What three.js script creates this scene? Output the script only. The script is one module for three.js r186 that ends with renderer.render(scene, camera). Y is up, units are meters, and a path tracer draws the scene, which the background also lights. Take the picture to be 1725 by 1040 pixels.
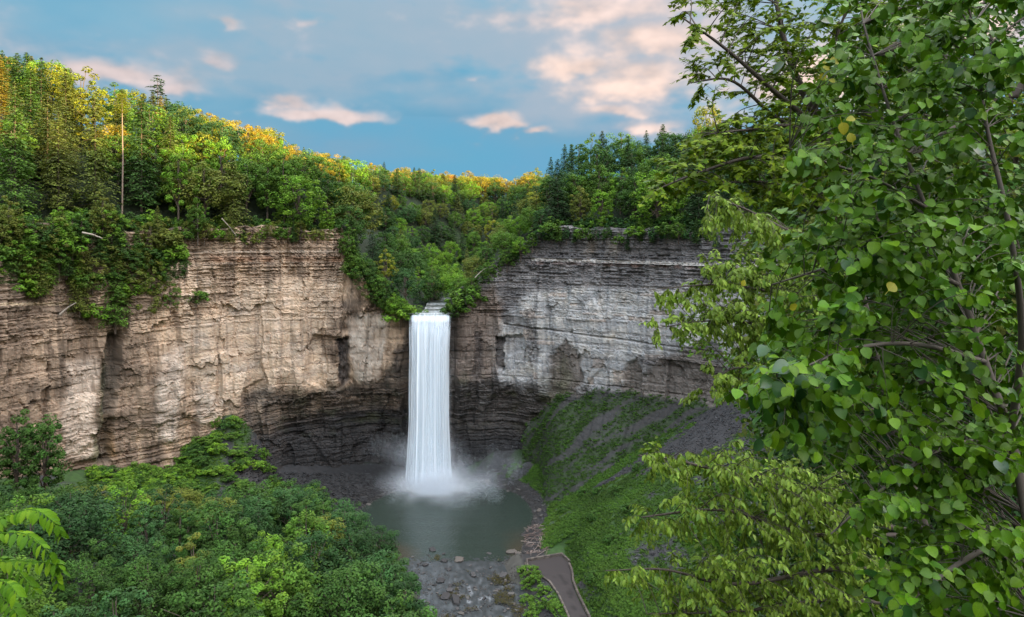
import * as THREE from 'three';
import { mergeGeometries } from 'three/addons/utils/BufferGeometryUtils.js';

// ---------------------------------------------------------------- camera, sky, sun, exposure
const PW = 1725, PH = 1040, F = 1150, CX = 862.5, HY = 400, EYE = 94;          // the lens: 1150 px focal length, horizon at row 400, eye 94 m above the pool
const scene = new THREE.Scene();
const camera = new THREE.PerspectiveCamera(2 * Math.atan(640 / F) * 180 / Math.PI, PW / 1280, 0.1, 6000);
camera.setViewOffset(PW, 1280, 0, 240, PW, PH);                                // shift lens: verticals stay vertical
camera.position.set(0, EYE, 0);
camera.lookAt(0, EYE, -1);
const renderer = new THREE.WebGLRenderer({ antialias: true });
renderer.toneMapping = THREE.LinearToneMapping;
renderer.toneMappingExposure = 3.1;
renderer.shadowMap.enabled = true;

const SUN_DIR = new THREE.Vector3(0.84, 0.122, 0.54).normalize();
const sun = new THREE.DirectionalLight(new THREE.Color().setRGB(1.0, 0.74, 0.33), 5);
sun.position.copy(SUN_DIR).multiplyScalar(1200).add(new THREE.Vector3(0, 60, -250));
sun.target.position.set(0, 60, -250);
sun.castShadow = true;
sun.shadow.mapSize.set(4096, 4096);
Object.assign(sun.shadow.camera, { left: -700, right: 700, top: 400, bottom: -400, near: 100, far: 2600 });
scene.add(sun, sun.target);

// ---------------------------------------------------------------- numbers
function mulberry(a) { return () => { a = (a + 0x6d2b79f5) | 0; let t = Math.imul(a ^ (a >>> 15), 1 | a); t = (t + Math.imul(t ^ (t >>> 7), 61 | t)) ^ t; return ((t ^ (t >>> 14)) >>> 0) / 4294967296; }; }
const R0 = mulberry(77001);
const PERM = new Uint8Array(512), GX = new Float32Array(256), GY = new Float32Array(256), GZ = new Float32Array(256);
{
  const p = [...Array(256).keys()];
  for (let i = 255; i > 0; i--) { const j = Math.floor(R0() * (i + 1)); [p[i], p[j]] = [p[j], p[i]]; }
  for (let i = 0; i < 512; i++) PERM[i] = p[i & 255];
  for (let i = 0; i < 256; i++) { const z = R0() * 2 - 1, a = R0() * 6.2832, r = Math.sqrt(1 - z * z); GX[i] = r * Math.cos(a); GY[i] = r * Math.sin(a); GZ[i] = z; }
}
const clamp = (x, a = 0, b = 1) => (x < a ? a : x > b ? b : x), lerp = (a, b, t) => a + (b - a) * t;
const sstep = (a, b, x) => { const t = clamp((x - a) / (b - a)); return t * t * (3 - 2 * t); };
function noise(x, y = 0, z = 0) {                                              // gradient noise, about -0.8 .. 0.8
  const xi = Math.floor(x), yi = Math.floor(y), zi = Math.floor(z), fx = x - xi, fy = y - yi, fz = z - zi;
  const u = fx * fx * fx * (fx * (fx * 6 - 15) + 10), v = fy * fy * fy * (fy * (fy * 6 - 15) + 10), w = fz * fz * fz * (fz * (fz * 6 - 15) + 10);
  const X = xi & 255, Y = yi & 255, Z = zi & 255, A = PERM[X] + Y, B = PERM[X + 1] + Y, AA = PERM[A] + Z, AB = PERM[A + 1] + Z, BA = PERM[B] + Z, BB = PERM[B + 1] + Z;
  const g = (h, a, b, c) => GX[h] * a + GY[h] * b + GZ[h] * c;
  return 1.5 * lerp(lerp(lerp(g(PERM[AA], fx, fy, fz), g(PERM[BA], fx - 1, fy, fz), u), lerp(g(PERM[AB], fx, fy - 1, fz), g(PERM[BB], fx - 1, fy - 1, fz), u), v),
    lerp(lerp(g(PERM[AA + 1], fx, fy, fz - 1), g(PERM[BA + 1], fx - 1, fy, fz - 1), u), lerp(g(PERM[AB + 1], fx, fy - 1, fz - 1), g(PERM[BB + 1], fx - 1, fy - 1, fz - 1), u), v), w);
}
function fbm(x, y = 0, z = 0, n = 4) { let s = 0, a = 0.5, t = 0; for (let i = 0; i < n; i++) { s += a * noise(x, y, z); t += a; a *= 0.5; x = x * 2.03 + 17.1; y = y * 2.03 + 5.3; z = z * 2.03 + 9.7; } return s / t; }
const hash = (a, b = 0, c = 0) => { let h = Math.imul((a | 0) ^ 0x9e3779b9, 0x85ebca6b) ^ Math.imul((b | 0) + 0x7f4a7c15, 0xc2b2ae35) ^ Math.imul((c | 0) + 0x165667b1, 0x27d4eb2f); h ^= h >>> 15; h = Math.imul(h, 0x2c1b3c6d); h ^= h >>> 12; h = Math.imul(h, 0x297a2d39); h ^= h >>> 15; return (h >>> 0) / 4294967296; };
function table(rows, x) { if (x <= rows[0][0]) return rows[0][1]; for (let i = 1; i < rows.length; i++) if (x <= rows[i][0]) { const [a, p] = rows[i - 1], [b, q] = rows[i]; return p + (q - p) * (x - a) / (b - a); } return rows[rows.length - 1][1]; }
const V3 = (x, y, z) => new THREE.Vector3(x, y, z);
const at = (px, py, d) => V3((px - CX) / F * d, EYE + (HY - py) / F * d, -d);  // the point that far ahead which the photograph shows at that pixel
const pxOf = (p) => CX + p.x / -p.z * F, pyOf = (p) => HY + (EYE - p.y) / -p.z * F;

// ---------------------------------------------------------------- names
const taken = new Map();
function numbered(name) { const n = taken.get(name) ?? 0; taken.set(name, n + 1); return n ? name + '_' + String(n).padStart(3, '0') : name; }
function tag(o, label, category, group, kind) { if (label) o.userData.label = label; if (category) o.userData.category = category; if (group) o.userData.group = group; if (kind) o.userData.kind = kind; return o; }
function mesh(name, geometry, material, parent = scene) { const m = new THREE.Mesh(geometry, material); m.name = parent === scene ? numbered(name) : name; m.castShadow = m.receiveShadow = true; parent.add(m); return m; }
function base(name, p, turn = 0) { const g = new THREE.Group(); g.name = numbered(name); g.position.copy(p); g.rotation.y = turn; scene.add(g); return g; }
function struct(name, geometry, material) { const m = mesh(name, geometry, material); m.userData.kind = 'structure'; return m; }
function geo(pos, idx, col, colSize = 3, uv) {
  const g = new THREE.BufferGeometry();
  g.setAttribute('position', new THREE.BufferAttribute(pos instanceof Float32Array ? pos : new Float32Array(pos), 3));
  if (col) g.setAttribute('color', new THREE.BufferAttribute(col instanceof Float32Array ? col : new Float32Array(col), colSize));
  if (uv) g.setAttribute('uv', new THREE.BufferAttribute(uv instanceof Float32Array ? uv : new Float32Array(uv), 2));
  if (idx) g.setIndex(new THREE.BufferAttribute(idx instanceof Uint32Array ? idx : new Uint32Array(idx), 1));
  return g;
}
function gridIndex(nu, nv, keep) { const a = []; for (let j = 0; j < nv - 1; j++) for (let i = 0; i < nu - 1; i++) { if (keep && !keep(i, j)) continue; const p = j * nu + i; a.push(p, p + 1, p + nu, p + 1, p + nu + 1, p + nu); } return new Uint32Array(a); }
const std = (o) => new THREE.MeshStandardMaterial({ roughness: 0.9, side: THREE.DoubleSide, ...o });

// ---------------------------------------------------------------- sky: evening cloud over blue, warmer and brighter towards the sun
{
  const W = 3072, H = 1536, data = new Float32Array(W * H * 4);
  // clouds: pixel, size, strength, warmth
  const puffs = [[965, 115, 75, 26, 1.0, 1], [1060, 145, 110, 42, 1.0, 1], [1110, 80, 130, 40, 0.8, 0.9], [560, 195, 80, 15, 1.2, 0.55], [490, 178, 50, 16, 0.9, 0.5], [850, 210, 48, 14, 1.25, 0.7], [900, 226, 36, 7, 0.9, 0.6], [1050, 190, 50, 18, 0.9, 0.8],
    [1100, 215, 60, 14, 0.8, 0.8], [200, 125, 130, 30, 0.95, 0.45], [300, 155, 60, 24, 0.8, 0.4], [375, 115, 40, 18, 0.65, 0.35], [390, 45, 26, 12, 0.7, 0.6], [520, 35, 26, 14, 0.6, 0.4], [790, 130, 46, 8, 0.4, 0.4], [1000, 20, 190, 40, 0.75, 0.75],
    [-150, 150, 160, 30, 0.9, 0.5], [-350, 60, 180, 40, 0.8, 0.5], [1350, 150, 190, 60, 1.0, 1], [1600, 60, 220, 70, 0.9, 1], [1250, -120, 240, 60, 0.8, 1]]
    .map(([x, y, w, h, k, t]) => { const az = Math.atan2(x - CX, F), r = Math.hypot(x - CX, F), el = Math.atan2(HY - y, r); return [az, el, w / r, h / r, k, t]; });
  const veils = [[130, 75, 330, 34, 0.75], [640, 85, 330, 70, 0.9], [860, 55, 330, 70, 0.85], [430, 135, 190, 44, 0.55], [330, 230, 220, 50, 0.35], [960, 170, 170, 60, 0.75], [560, 240, 200, 24, 0.3], [700, 20, 260, 40, 0.6], [-250, 110, 300, 60, 0.7], [1250, 100, 320, 130, 0.9]]
    .map(([x, y, w, h, k]) => { const az = Math.atan2(x - CX, F), r = Math.hypot(x - CX, F), el = Math.atan2(HY - y, r); return [az, el, w / r, h / r, k]; });
  const POLE = [0.7, 0.71];
  const deep = [0.07, 0.32, 0.52], mid = [0.14, 0.42, 0.61], pale = [0.28, 0.49, 0.63], grey = [0.33, 0.46, 0.57], rose = [0.60, 0.53, 0.57], peach = [0.92, 0.70, 0.60];
  const row = new Float32Array(3);
  for (let j = 0; j < H; j++) {
    const el = ((j + 0.5) / H - 0.5) * Math.PI, y = Math.sin(el), cr = Math.cos(el);
    for (let i = 0; i < W; i++) {
      const o = (j * W + i) * 4;
      data[o + 3] = 1;
      if (el < -0.01) { data[o] = 0.16; data[o + 1] = 0.2; data[o + 2] = 0.2; continue; }
      const ra = ((i + 0.5) / W - 0.5) * 2 * Math.PI, x = Math.cos(ra) * cr, z = Math.sin(ra) * cr, az = Math.atan2(x, -z);
      const detail = Math.abs(az) < 0.9 && el < 0.5;
      const sunCos = x * SUN_DIR.x + y * SUN_DIR.y + z * SUN_DIR.z, toSun = Math.exp(-Math.acos(clamp(sunCos, -1, 1)) / 0.6);
      // open sky
      const streak = fbm(x * 5 + 3, y * 16, z * 5, detail ? 4 : 3);
      let k = sstep(0.10, 0.32, el) * 0.6 + streak * 0.5 + 0.12 + sstep(0.09, 0.03, el) * 0.45;
      const bl = clamp(k);
      for (let c = 0; c < 3; c++) row[c] = bl < 0.5 ? lerp(deep[c], mid[c], bl * 2) : lerp(mid[c], pale[c], bl * 2 - 1);
      // grey veil
      const wx = fbm(x * 7, y * 20, z * 7 + 4, detail ? 5 : 3), wy = fbm(x * 16 + 9, y * 34, z * 16, detail ? 5 : 2);
      let veil = 0;
      for (const [a, e, w, h, s] of veils) { const dx = (az - a) / w, dy = (el - e - (az - a) * -0.06) / h, q = dx * dx + dy * dy; if (q < 5) veil += s * Math.exp(-q * 1.1); }
      const far = Math.max(sstep(0.55, 0.85, Math.abs(az)), sstep(0.36, 0.6, el));
      veil = clamp(veil * (1 + 1.5 * wx + 0.5 * wy) * (1 - far) + far * clamp(0.55 + 0.9 * wx)) * 0.8;
      const warm = clamp(0.12 + 0.6 * sstep(-0.3, 0.35, az) + toSun + 0.25 * wy);
      for (let c = 0; c < 3; c++) row[c] = lerp(row[c], lerp(grey[c], rose[c], clamp(warm * 0.75)), veil);
      // heaps: flat below, ragged above
      let heap = 0, tint = 0, tw = 1e-6;
      const ua = az + 0.055 * wx + 0.02 * wy, ue = el + 0.020 * wy - 0.012 * wx;
      for (const [a, e, w, h, s, t] of puffs) {
        const dx = (ua - a) / w, up = (ue - e) / h, dy = up > 0 ? up * 0.9 : up * 1.6, q = dx * dx + dy * dy;
        if (q < 6) { const g = s * Math.exp(-q * 0.9); heap = Math.max(heap, g); tint += g * t; tw += g; }
      }
      const generic = far * clamp(0.5 + 1.6 * fbm(x * 3.2, y * 8, z * 3.2 + 20, 3));
      const fray = detail ? fbm(x * 30 + 3, y * 60, z * 30, 4) : 0;
      const dens = sstep(0.10, 1.0, Math.max(heap, generic) * (1 + 0.7 * wx) + 0.42 * wy + 0.34 * fray);
      const light = clamp(tint / tw * (1 - far) + far * (0.45 + 0.5 * toSun)), shade = 0.80 + 0.42 * clamp(0.5 + wy * 1.2 + 0.5 * fray);
      for (let c = 0; c < 3; c++) row[c] = lerp(row[c], lerp(rose[c], peach[c], light) * shade, dens * 0.9);
      const side = 0.5 + 0.5 * (x * POLE[0] + z * POLE[1]), lift = 0.33 * (1 + 15 * sstep(0.30, 0.85, el) * (0.12 + 0.88 * side * side) * (1 - 0.35 * sstep(0.9, 1.5, el)) + 0.7 * side * side);   // sky lift added out of view, upwards and sunward, to light the walls
      for (let c = 0; c < 3; c++) data[o + c] = row[c] * lift * (1 + toSun * [0.35, 0.1, -0.1][c]);
    }
  }
  const sky = new THREE.DataTexture(data, W, H, THREE.RGBAFormat, THREE.FloatType);
  sky.mapping = THREE.EquirectangularReflectionMapping;
  sky.magFilter = THREE.LinearFilter;
  sky.needsUpdate = true;
  scene.background = sky;
  scene.environment = sky;
}
// ---------------------------------------------------------------- the cliff's line in plan: (pixel column, metres ahead)
const PLAN = [[-420, 120], [-150, 165], [0, 190], [90, 203], [180, 215], [260, 226], [350, 238], [430, 248], [500, 255], [585, 262], [640, 265], [690, 264], [727, 265], [765, 264], [800, 267], [850, 268], [900, 263], [960, 256], [1050, 246], [1150, 232], [1250, 215], [1350, 195], [1500, 165], [1700, 130]];
const planCurve = new THREE.CatmullRomCurve3(PLAN.map(([px, d]) => V3((px - CX) / F * d, 0, d)), false, 'centripetal');
const NP = 900, planPts = planCurve.getSpacedPoints(NP - 1), planLen = planCurve.getLength(), DS = planLen / (NP - 1);
const planPx = planPts.map((p) => CX + p.x / p.z * F);
const planNormal = planPts.map((p, i) => { const a = planPts[Math.max(0, i - 6)], b = planPts[Math.min(NP - 1, i + 6)], x = b.x - a.x, d = b.z - a.z, l = Math.hypot(x, d); return [d / l, -x / l]; });  // (x, d), turned towards the gorge
if (planNormal[450][1] > 0) for (const n of planNormal) { n[0] *= -1; n[1] *= -1; }
const RIM = [[-420, 97], [540, 97.5], [576, 97], [590, 88], [605, 79], [640, 71], [684, 66.4], [692, 64.4], [762, 64.4], [772, 67], [800, 75], [835, 84], [880, 92.5], [905, 96], [940, 97.5], [1150, 97], [1700, 95]];
// closed outline of the gorge in plan
const gorge = [...planPts.filter((_, i) => i % 10 === 0).map((p) => [p.x, p.z]), [95, 120], [80, 80], [56, 40], [32, 15], [14, 5], [4, 1.6], [-6, 1.6], [-40, -5], [-143, -40]];
function inGorge(x, d) { let c = false; for (let i = 0, j = gorge.length - 1; i < gorge.length; j = i++) { const [xi, yi] = gorge[i], [xj, yj] = gorge[j]; if ((yi > d) !== (yj > d) && x < (xj - xi) * (d - yi) / (yj - yi) + xi) c = !c; } return c; }
function rimDistance(x, d) {                                                   // positive behind the rim, negative over the gorge
  let m = 1e9;
  for (let i = 0, j = gorge.length - 1; i < gorge.length; j = i++) { const [ax, ay] = gorge[j], [bx, by] = gorge[i], ux = bx - ax, uy = by - ay, t = clamp(((x - ax) * ux + (d - ay) * uy) / (ux * ux + uy * uy + 1e-9)), e = Math.hypot(x - ax - ux * t, d - ay - uy * t); if (e < m) m = e; }
  return inGorge(x, d) ? -m : m;
}
const smin = (a, b, k) => { const h = clamp(0.5 + 0.5 * (b - a) / k); return lerp(b, a, h) - k * h * (1 - h); };

// ---------------------------------------------------------------- heights
const POOL = [-22, 231, 28.5];
const STREAM = [[60, 4, 16], [130, -2, 15], [169, -7.5, 12.5], [185, -11, 15], [202, -15, 18]];       // metres ahead, centre, half width
function waterEdge(x, d) {                                                     // metres from the water's edge, negative in the water
  const th = Math.atan2(d - POOL[1], x - POOL[0]);
  const pool = Math.hypot(x - POOL[0], (d - POOL[1]) * 0.98) - POOL[2] - 1.6 * noise(Math.cos(th) * 2, Math.sin(th) * 2, 3);
  if (d > 215) return pool;
  const c = table(STREAM.map((r) => [r[0], r[1]]), d), w = table(STREAM.map((r) => [r[0], r[2]]), d);
  return smin(pool, Math.abs(x - c) - w - 1.5 * noise(x * 0.1, d * 0.09), 5);
}
const PATH = [[196.5, 8.6, 6.2], [193.5, 9.2, 5.9], [188, 9.9, 5.7], [184.5, 11.6, 4.4], [180, 13.0, 2.7], [174, 14.2, 2.1], [168, 15.2, 2.0], [163, 16.1, 2.0], [150, 17, 2.4], [120, 18, 2.4]];   // metres ahead, centre, half width
const PATH_Y = 3.2;
const pathAt = (d) => [table(PATH.map((r) => [-r[0], r[1]]), -d), table(PATH.map((r) => [-r[0], r[2]]), -d)];
function gorgeHeight(x, d) {
  const e = waterEdge(x, d), mid = d > 202 ? POOL[0] : table(STREAM.map((r) => [r[0], r[1]]), d), n = fbm(x * 0.09, d * 0.09, 1, 3);
  let y;
  if (e < 0) y = Math.max(-3, e * 0.16) - 0.25;
  else {
    const right = sstep(-10, 14, x - POOL[0] - (d > 240 ? 6 : 0));
    const yr = e < 7 ? e * 0.42 : 2.94 + (e - 7) * 0.68, yl = (e < 30 ? e * 0.2 : 6 + (e - 30) * 0.32) * lerp(1, 0.06, sstep(222, 236, d) * sstep(-106, -90, x));
    const back = sstep(225, 250, d) * 0.12 * e;                                 // rubble bank at the foot of the fall
    y = lerp(yl + back * 1.6, yr, right) - 0.25 + 0.6 * n * Math.min(1, e / 6);
    const cone = 35 - Math.hypot((x + 99) * (x > -99 ? 2.0 : 0.76), (d - 245) * 0.86) + 2.2 * fbm(x * 0.12, d * 0.12, 8, 3);
    y = Math.max(y, cone);
    const cone2 = 24 - 0.6 * Math.hypot(x + 132, d - 214) + 1.5 * n;
    y = Math.max(y, cone2);
  }
  if (d < 200 && d > 100) {                                                      // the bench that carries the path
    const [c, w] = pathAt(d), off = Math.abs(x - c) - w;
    if (x < c) y = lerp(y, PATH_Y - 0.3, sstep(7, 0.6, off) * sstep(201, 196, d)); else y = lerp(y, PATH_Y - 0.25, sstep(5, 0.8, off) * sstep(203, 197.5, d));
  }
  const spur = 92.2 - 1.1 * Math.max(0, Math.hypot(x - 2, d - 1) - 1.2);
  return Math.max(y, x > -30 || d < 60 ? spur : spur);
}
const HILL = 37;
const notchAxis = (d) => -31 + table([[258, 0], [290, -2], [330, 2], [400, 16], [600, 40]], d);
function plateauHeight(x, d, D) {
  let y = 97 + 0.0 * x + (D < 62 ? 0.6 * Math.max(0, D - 4) : D < 100 ? 34.8 + 0.2 * (D - 62) : 42.4 + 3 * (1 - Math.exp(-(D - 100) / 150))) * lerp(1.28, 0.92, sstep(-70, 10, x));
  y -= x > -40 && d < 60 ? 0 : 0;
  y = smin(y, (x < 0 ? 121 + 0.21 * Math.max(0, -x - 95) : 121) + 26 * sstep(0, 110, x - 0.86 * d + 10) + 30 * sstep(60, 0, d), 5);
  if (d < 60) y = lerp(y, 92.3 + Math.min(44, 0.28 * Math.max(0, D - 3)), sstep(60, 10, d) * sstep(-60, -20, x) );
  const c = notchAxis(d), v = 64.2 + Math.max(0, d - 262) * 0.06 + Math.max(0, Math.abs(x - c) - 7.2 - Math.max(0, d - 300) * 0.02) * 0.98 + Math.max(0, d - 345) * 0.42;
  if (d > 250) y = smin(y, v, 5);
  const ridge = lerp(136, 122, sstep(-120, 40, x)) + 7 * noise(x * 0.012, d * 0.008, 2);
  if (d > 380) y = lerp(y, Math.min(ridge, Math.max(y, 90 + (d - 400) * 0.32)), sstep(380, 430, d));
  y += HILL * sstep(0, 110, x - 0.86 * d - 95);                                     // the hill that keeps the evening sun out of the gorge
  return y + 1.4 * fbm(x * 0.03, d * 0.03, 5, 3) * sstep(6, 20, D);
}
function landHeight(x, d) {
  const D = rimDistance(x, d);
  if (D <= 8) return D < 8 && D > 0 && d < 60 ? lerp(gorgeHeight(x, d), plateauHeight(x, d, D), sstep(0, 4, D)) : gorgeHeight(x, d);
  return lerp(gorgeHeight(x, d), plateauHeight(x, d, D), sstep(8, 10.5, D));
}
const rootHeight = (x, d) => { const D = rimDistance(x, d); return D > 1.5 ? plateauHeight(x, d, D) : gorgeHeight(x, d); };
const axis = (...runs) => { const a = []; for (const [from, to, step] of runs) for (let v = from; v < to - 1e-6; v += step) a.push(v); a.push(runs[runs.length - 1][1]); return a; };
const shale = [0.043, 0.042, 0.043], rubble = [0.030, 0.028, 0.027], grassC = [0.035, 0.085, 0.014], duff = [0.012, 0.022, 0.007], bedC = [0.075, 0.072, 0.06];
function talusGreen(x, d) {                                                      // 0 bare shale .. 1 overgrown, in streaks down the slope
  const e = waterEdge(x, d), th = Math.atan2(d - POOL[1], x - POOL[0]) + 0.09 * fbm(x * 0.07, d * 0.07, 61, 3);
  const s = fbm(th * 7.5 + 0.012 * e, e * 0.018, 4, 4) * 1.5 + 0.35 * fbm(x * 0.25, d * 0.25, 2, 3);
  const byHeight = e < 6 ? -0.9 : e < 26 ? 0.46 : lerp(0.44, -0.02, sstep(26, 62, e));
  const bare = 0.6 * Math.exp(-(((th + 0.42 - e * 0.0016) / 0.10) ** 2)) + 0.45 * Math.exp(-(((th + 0.17) / 0.07) ** 2)) * sstep(15, 30, e);
  const wet = sstep(0.5, 0.95, th) * 0.7;                                       // beside the fall
  return sstep(-0.16, 0.2, s + byHeight - bare - wet);
}
const leftGreen = (x, d) => sstep(-0.2, 0.25, fbm(x * 0.1, d * 0.1, 6, 3) + 0.15 - 1.1 * sstep(-97, -84, x) * sstep(214, 226, d));
{
  const xs = axis([-3000, -400, 260], [-400, -180, 10], [-180, -142, 3], [-142, 100, 0.95], [100, 260, 5], [260, 520, 13], [520, 3000, 248]);
  const ds = axis([-1200, -100, 110], [-100, -20, 10], [-20, 60, 3], [60, 140, 5], [140, 330, 0.95], [330, 460, 5], [460, 800, 17], [800, 5000, 420]);
  const nu = xs.length, nv = ds.length, pos = new Float32Array(nu * nv * 3), col = new Float32Array(nu * nv * 3);
  for (let j = 0, k = 0; j < nv; j++) for (let i = 0; i < nu; i++, k += 3) {
    const x = xs[i], d = ds[j], fine = x > -143 && x < 101 && d > 139 && d < 331, D = rimDistance(x, d);
    let y = landHeight(x, d);
    let c;
    if (D < 6 && d > 100) {
      const e = waterEdge(x, d), g = x > -25 && e > 0 ? talusGreen(x, d) : e > 0 ? leftGreen(x, d) : 0, v = 0.75 + 0.5 * hash(i, j) ;
      const under = e < 0 ? bedC : e < 7 ? rubble : shale;
      const soak = 1 - 0.78 * Math.exp(-(((x + 40) / 44) ** 4) - (((d - 252) / 24) ** 4));
      c = [0, 1, 2].map((q) => soak * lerp(under[q] * v, grassC[q] * (0.75 + 0.4 * hash(j, i)), g * (e < 0 ? 0 : 0.85)));
      if (fine && e > 0.5) y += (0.34 * (hash(i, j, 2) - 0.5) + 0.5 * fbm(x * 0.5, d * 0.5, 3, 3)) * (e < 8 ? 1 : 0.8) * (d < 201 && Math.abs(x - pathAt(d)[0]) < pathAt(d)[1] + 1 ? 0.1 : 1);
    } else c = duff.map((q) => q * (0.7 + 0.6 * hash(i, j)));
    pos[k] = x; pos[k + 1] = y; pos[k + 2] = -d;
    col[k] = c[0]; col[k + 1] = c[1]; col[k + 2] = c[2];
  }
  const g = geo(pos, gridIndex(nu, nv), col);
  g.computeVertexNormals();
  struct('terrain', g, std({ vertexColors: true, roughness: 0.95 }));
}

// ---------------------------------------------------------------- cliff: bedded shale and sandstone, every ledge and joint in the mesh
const LAYERS = [];
{ const r = mulberry(4242); let y = -8; while (y < 110) { const t = y < 34 ? 0.7 + 1.5 * r() : y < 62 ? 1.2 + 3.4 * r() : y < 70 ? 0.6 + 1.1 * r() : 0.35 + 1.05 * r() * r() + 0.2; LAYERS.push([y, t, r(), r(), 2.2 + 6 * r(), r()]); y += t; } }
function layerOf(y) { let a = 0, b = LAYERS.length - 1; while (a < b) { const m = (a + b + 1) >> 1; if (LAYERS[m][0] <= y) a = m; else b = m - 1; } return a; }
// areas of the wall, outlined in its own chart (columns and rows as it is seen square on)
const area = (feather, ...p) => { const xs = p.map((q) => q[0]), ys = p.map((q) => q[1]); return { p, feather, x0: Math.min(...xs) - 25, x1: Math.max(...xs) + 25, y0: Math.min(...ys) - 25, y1: Math.max(...ys) + 25 }; };
function within(a, x, y) {
  if (x < a.x0 || x > a.x1 || y < a.y0 || y > a.y1) return 0;
  let inside = false, m = 1e9;
  for (let i = 0, j = a.p.length - 1; i < a.p.length; j = i++) {
    const [ax, ay] = a.p[j], [bx, by] = a.p[i], ux = bx - ax, uy = by - ay, t = clamp(((x - ax) * ux + (y - ay) * uy) / (ux * ux + uy * uy)), e = Math.hypot(x - ax - ux * t, y - ay - uy * t);
    if (e < m) m = e;
    if ((ay > y) !== (by > y) && x < (bx - ax) * (y - ay) / (by - ay) + ax) inside = !inside;
  }
  return sstep(-a.feather, a.feather, inside ? m : -m);
}
const A = {
  tan: area(9, [330, 535], [420, 482], [470, 470], [592, 478], [602, 515], [560, 545], [528, 572], [548, 600], [574, 640], [520, 655], [470, 640], [440, 690], [405, 662], [385, 690], [350, 690], [330, 640], [300, 640], [290, 600], [280, 560]),
  tanTop: area(9, [296, 425], [350, 418], [358, 470], [350, 540], [300, 540], [285, 480]),
  spallB: area(8, [106, 612], [160, 604], [166, 640], [152, 700], [162, 768], [108, 768], [90, 700], [112, 650]),
  spallC: area(8, [268, 600], [302, 588], [304, 640], [288, 742], [262, 738], [255, 660]),
  spallD: area(8, [322, 655], [346, 640], [366, 695], [340, 716], [324, 702]),
  column: area(5, [586, 528], [655, 528], [652, 560], [640, 640], [618, 650], [600, 640], [585, 580]),
  alcoveL: area(2.5, [512, 590], [530, 564], [572, 566], [580, 580], [578, 650], [560, 660], [515, 640]),
  slot: area(2.5, [568, 572], [586, 566], [588, 640], [572, 652]),
  darkL1: area(8, [548, 505], [600, 500], [690, 505], [690, 530], [610, 527], [575, 560], [552, 545]),
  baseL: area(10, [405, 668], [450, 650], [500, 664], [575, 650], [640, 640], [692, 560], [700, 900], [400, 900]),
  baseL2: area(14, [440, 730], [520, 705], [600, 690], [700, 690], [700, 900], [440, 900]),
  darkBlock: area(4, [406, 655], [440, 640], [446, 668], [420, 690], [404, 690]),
  brownL: area(16, [-200, 520], [140, 540], [215, 560], [262, 560], [258, 640], [256, 800], [-200, 800]), brownTop: area(14, [-200, 395], [290, 400], [285, 520], [200, 550], [-200, 500]),
  cleft: area(6, [180, 560], [200, 560], [198, 640], [186, 700], [184, 780], [166, 780], [170, 660]),
  mossL: area(5, [174, 590], [182, 590], [176, 680], [164, 720], [170, 780], [152, 780], [160, 690]),
  rust: area(5, [166, 700], [182, 700], [196, 770], [176, 775]),
  pale: area(11, [828, 545], [868, 520], [890, 492], [960, 484], [1100, 488], [1180, 480], [1300, 500], [1330, 600], [1230, 620], [1205, 575], [1150, 590], [1110, 598], [1080, 600], [1058, 642], [1000, 652], [965, 640], [950, 605], [930, 590], [918, 640], [880, 652], [852, 645], [826, 600]),
  greyTop: area(9, [880, 445], [900, 396], [1250, 392], [1400, 500], [1180, 492], [960, 488], [830, 530], [800, 490]),
  tanR: area(8, [988, 404], [1002, 404], [1002, 430], [984, 430]), tanR2: area(8, [1026, 408], [1040, 408], [1040, 432], [1024, 432]),
  brownR: area(8, [766, 520], [830, 480], [850, 520], [828, 640], [770, 650]),
  streak1: area(3, [888, 520], [906, 515], [912, 600], [900, 620], [890, 590]), streak2: area(4, [838, 515], [880, 512], [886, 545], [870, 560], [846, 540]), streak3: area(3, [800, 560], [812, 560], [812, 640], [798, 640]),
  windowR: area(2, [836, 566], [884, 564], [898, 590], [880, 590], [856, 600], [848, 630], [836, 620]),
  windowIn: area(2, [835, 568], [850, 568], [848, 626], [836, 618]),
  darkTri: area(4, [922, 690], [930, 600], [955, 572], [975, 590], [985, 640], [970, 655], [1000, 690]),
  darkTri2: area(4, [1040, 690], [1056, 612], [1075, 604], [1090, 640], [1088, 690]),
  darkR: area(7, [1090, 640], [1110, 604], [1150, 594], [1175, 578], [1190, 600], [1260, 640], [1400, 560], [1500, 720], [1060, 720]),
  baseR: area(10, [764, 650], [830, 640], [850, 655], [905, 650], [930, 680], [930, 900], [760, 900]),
  mossR: area(10, [915, 640], [950, 600], [965, 640], [960, 700], [905, 700]),
  behind: area(8, [686, 530], [768, 530], [770, 900], [680, 900]),
};
const APRON = [];                                                               // places on the rock apron where plants have taken hold
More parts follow.
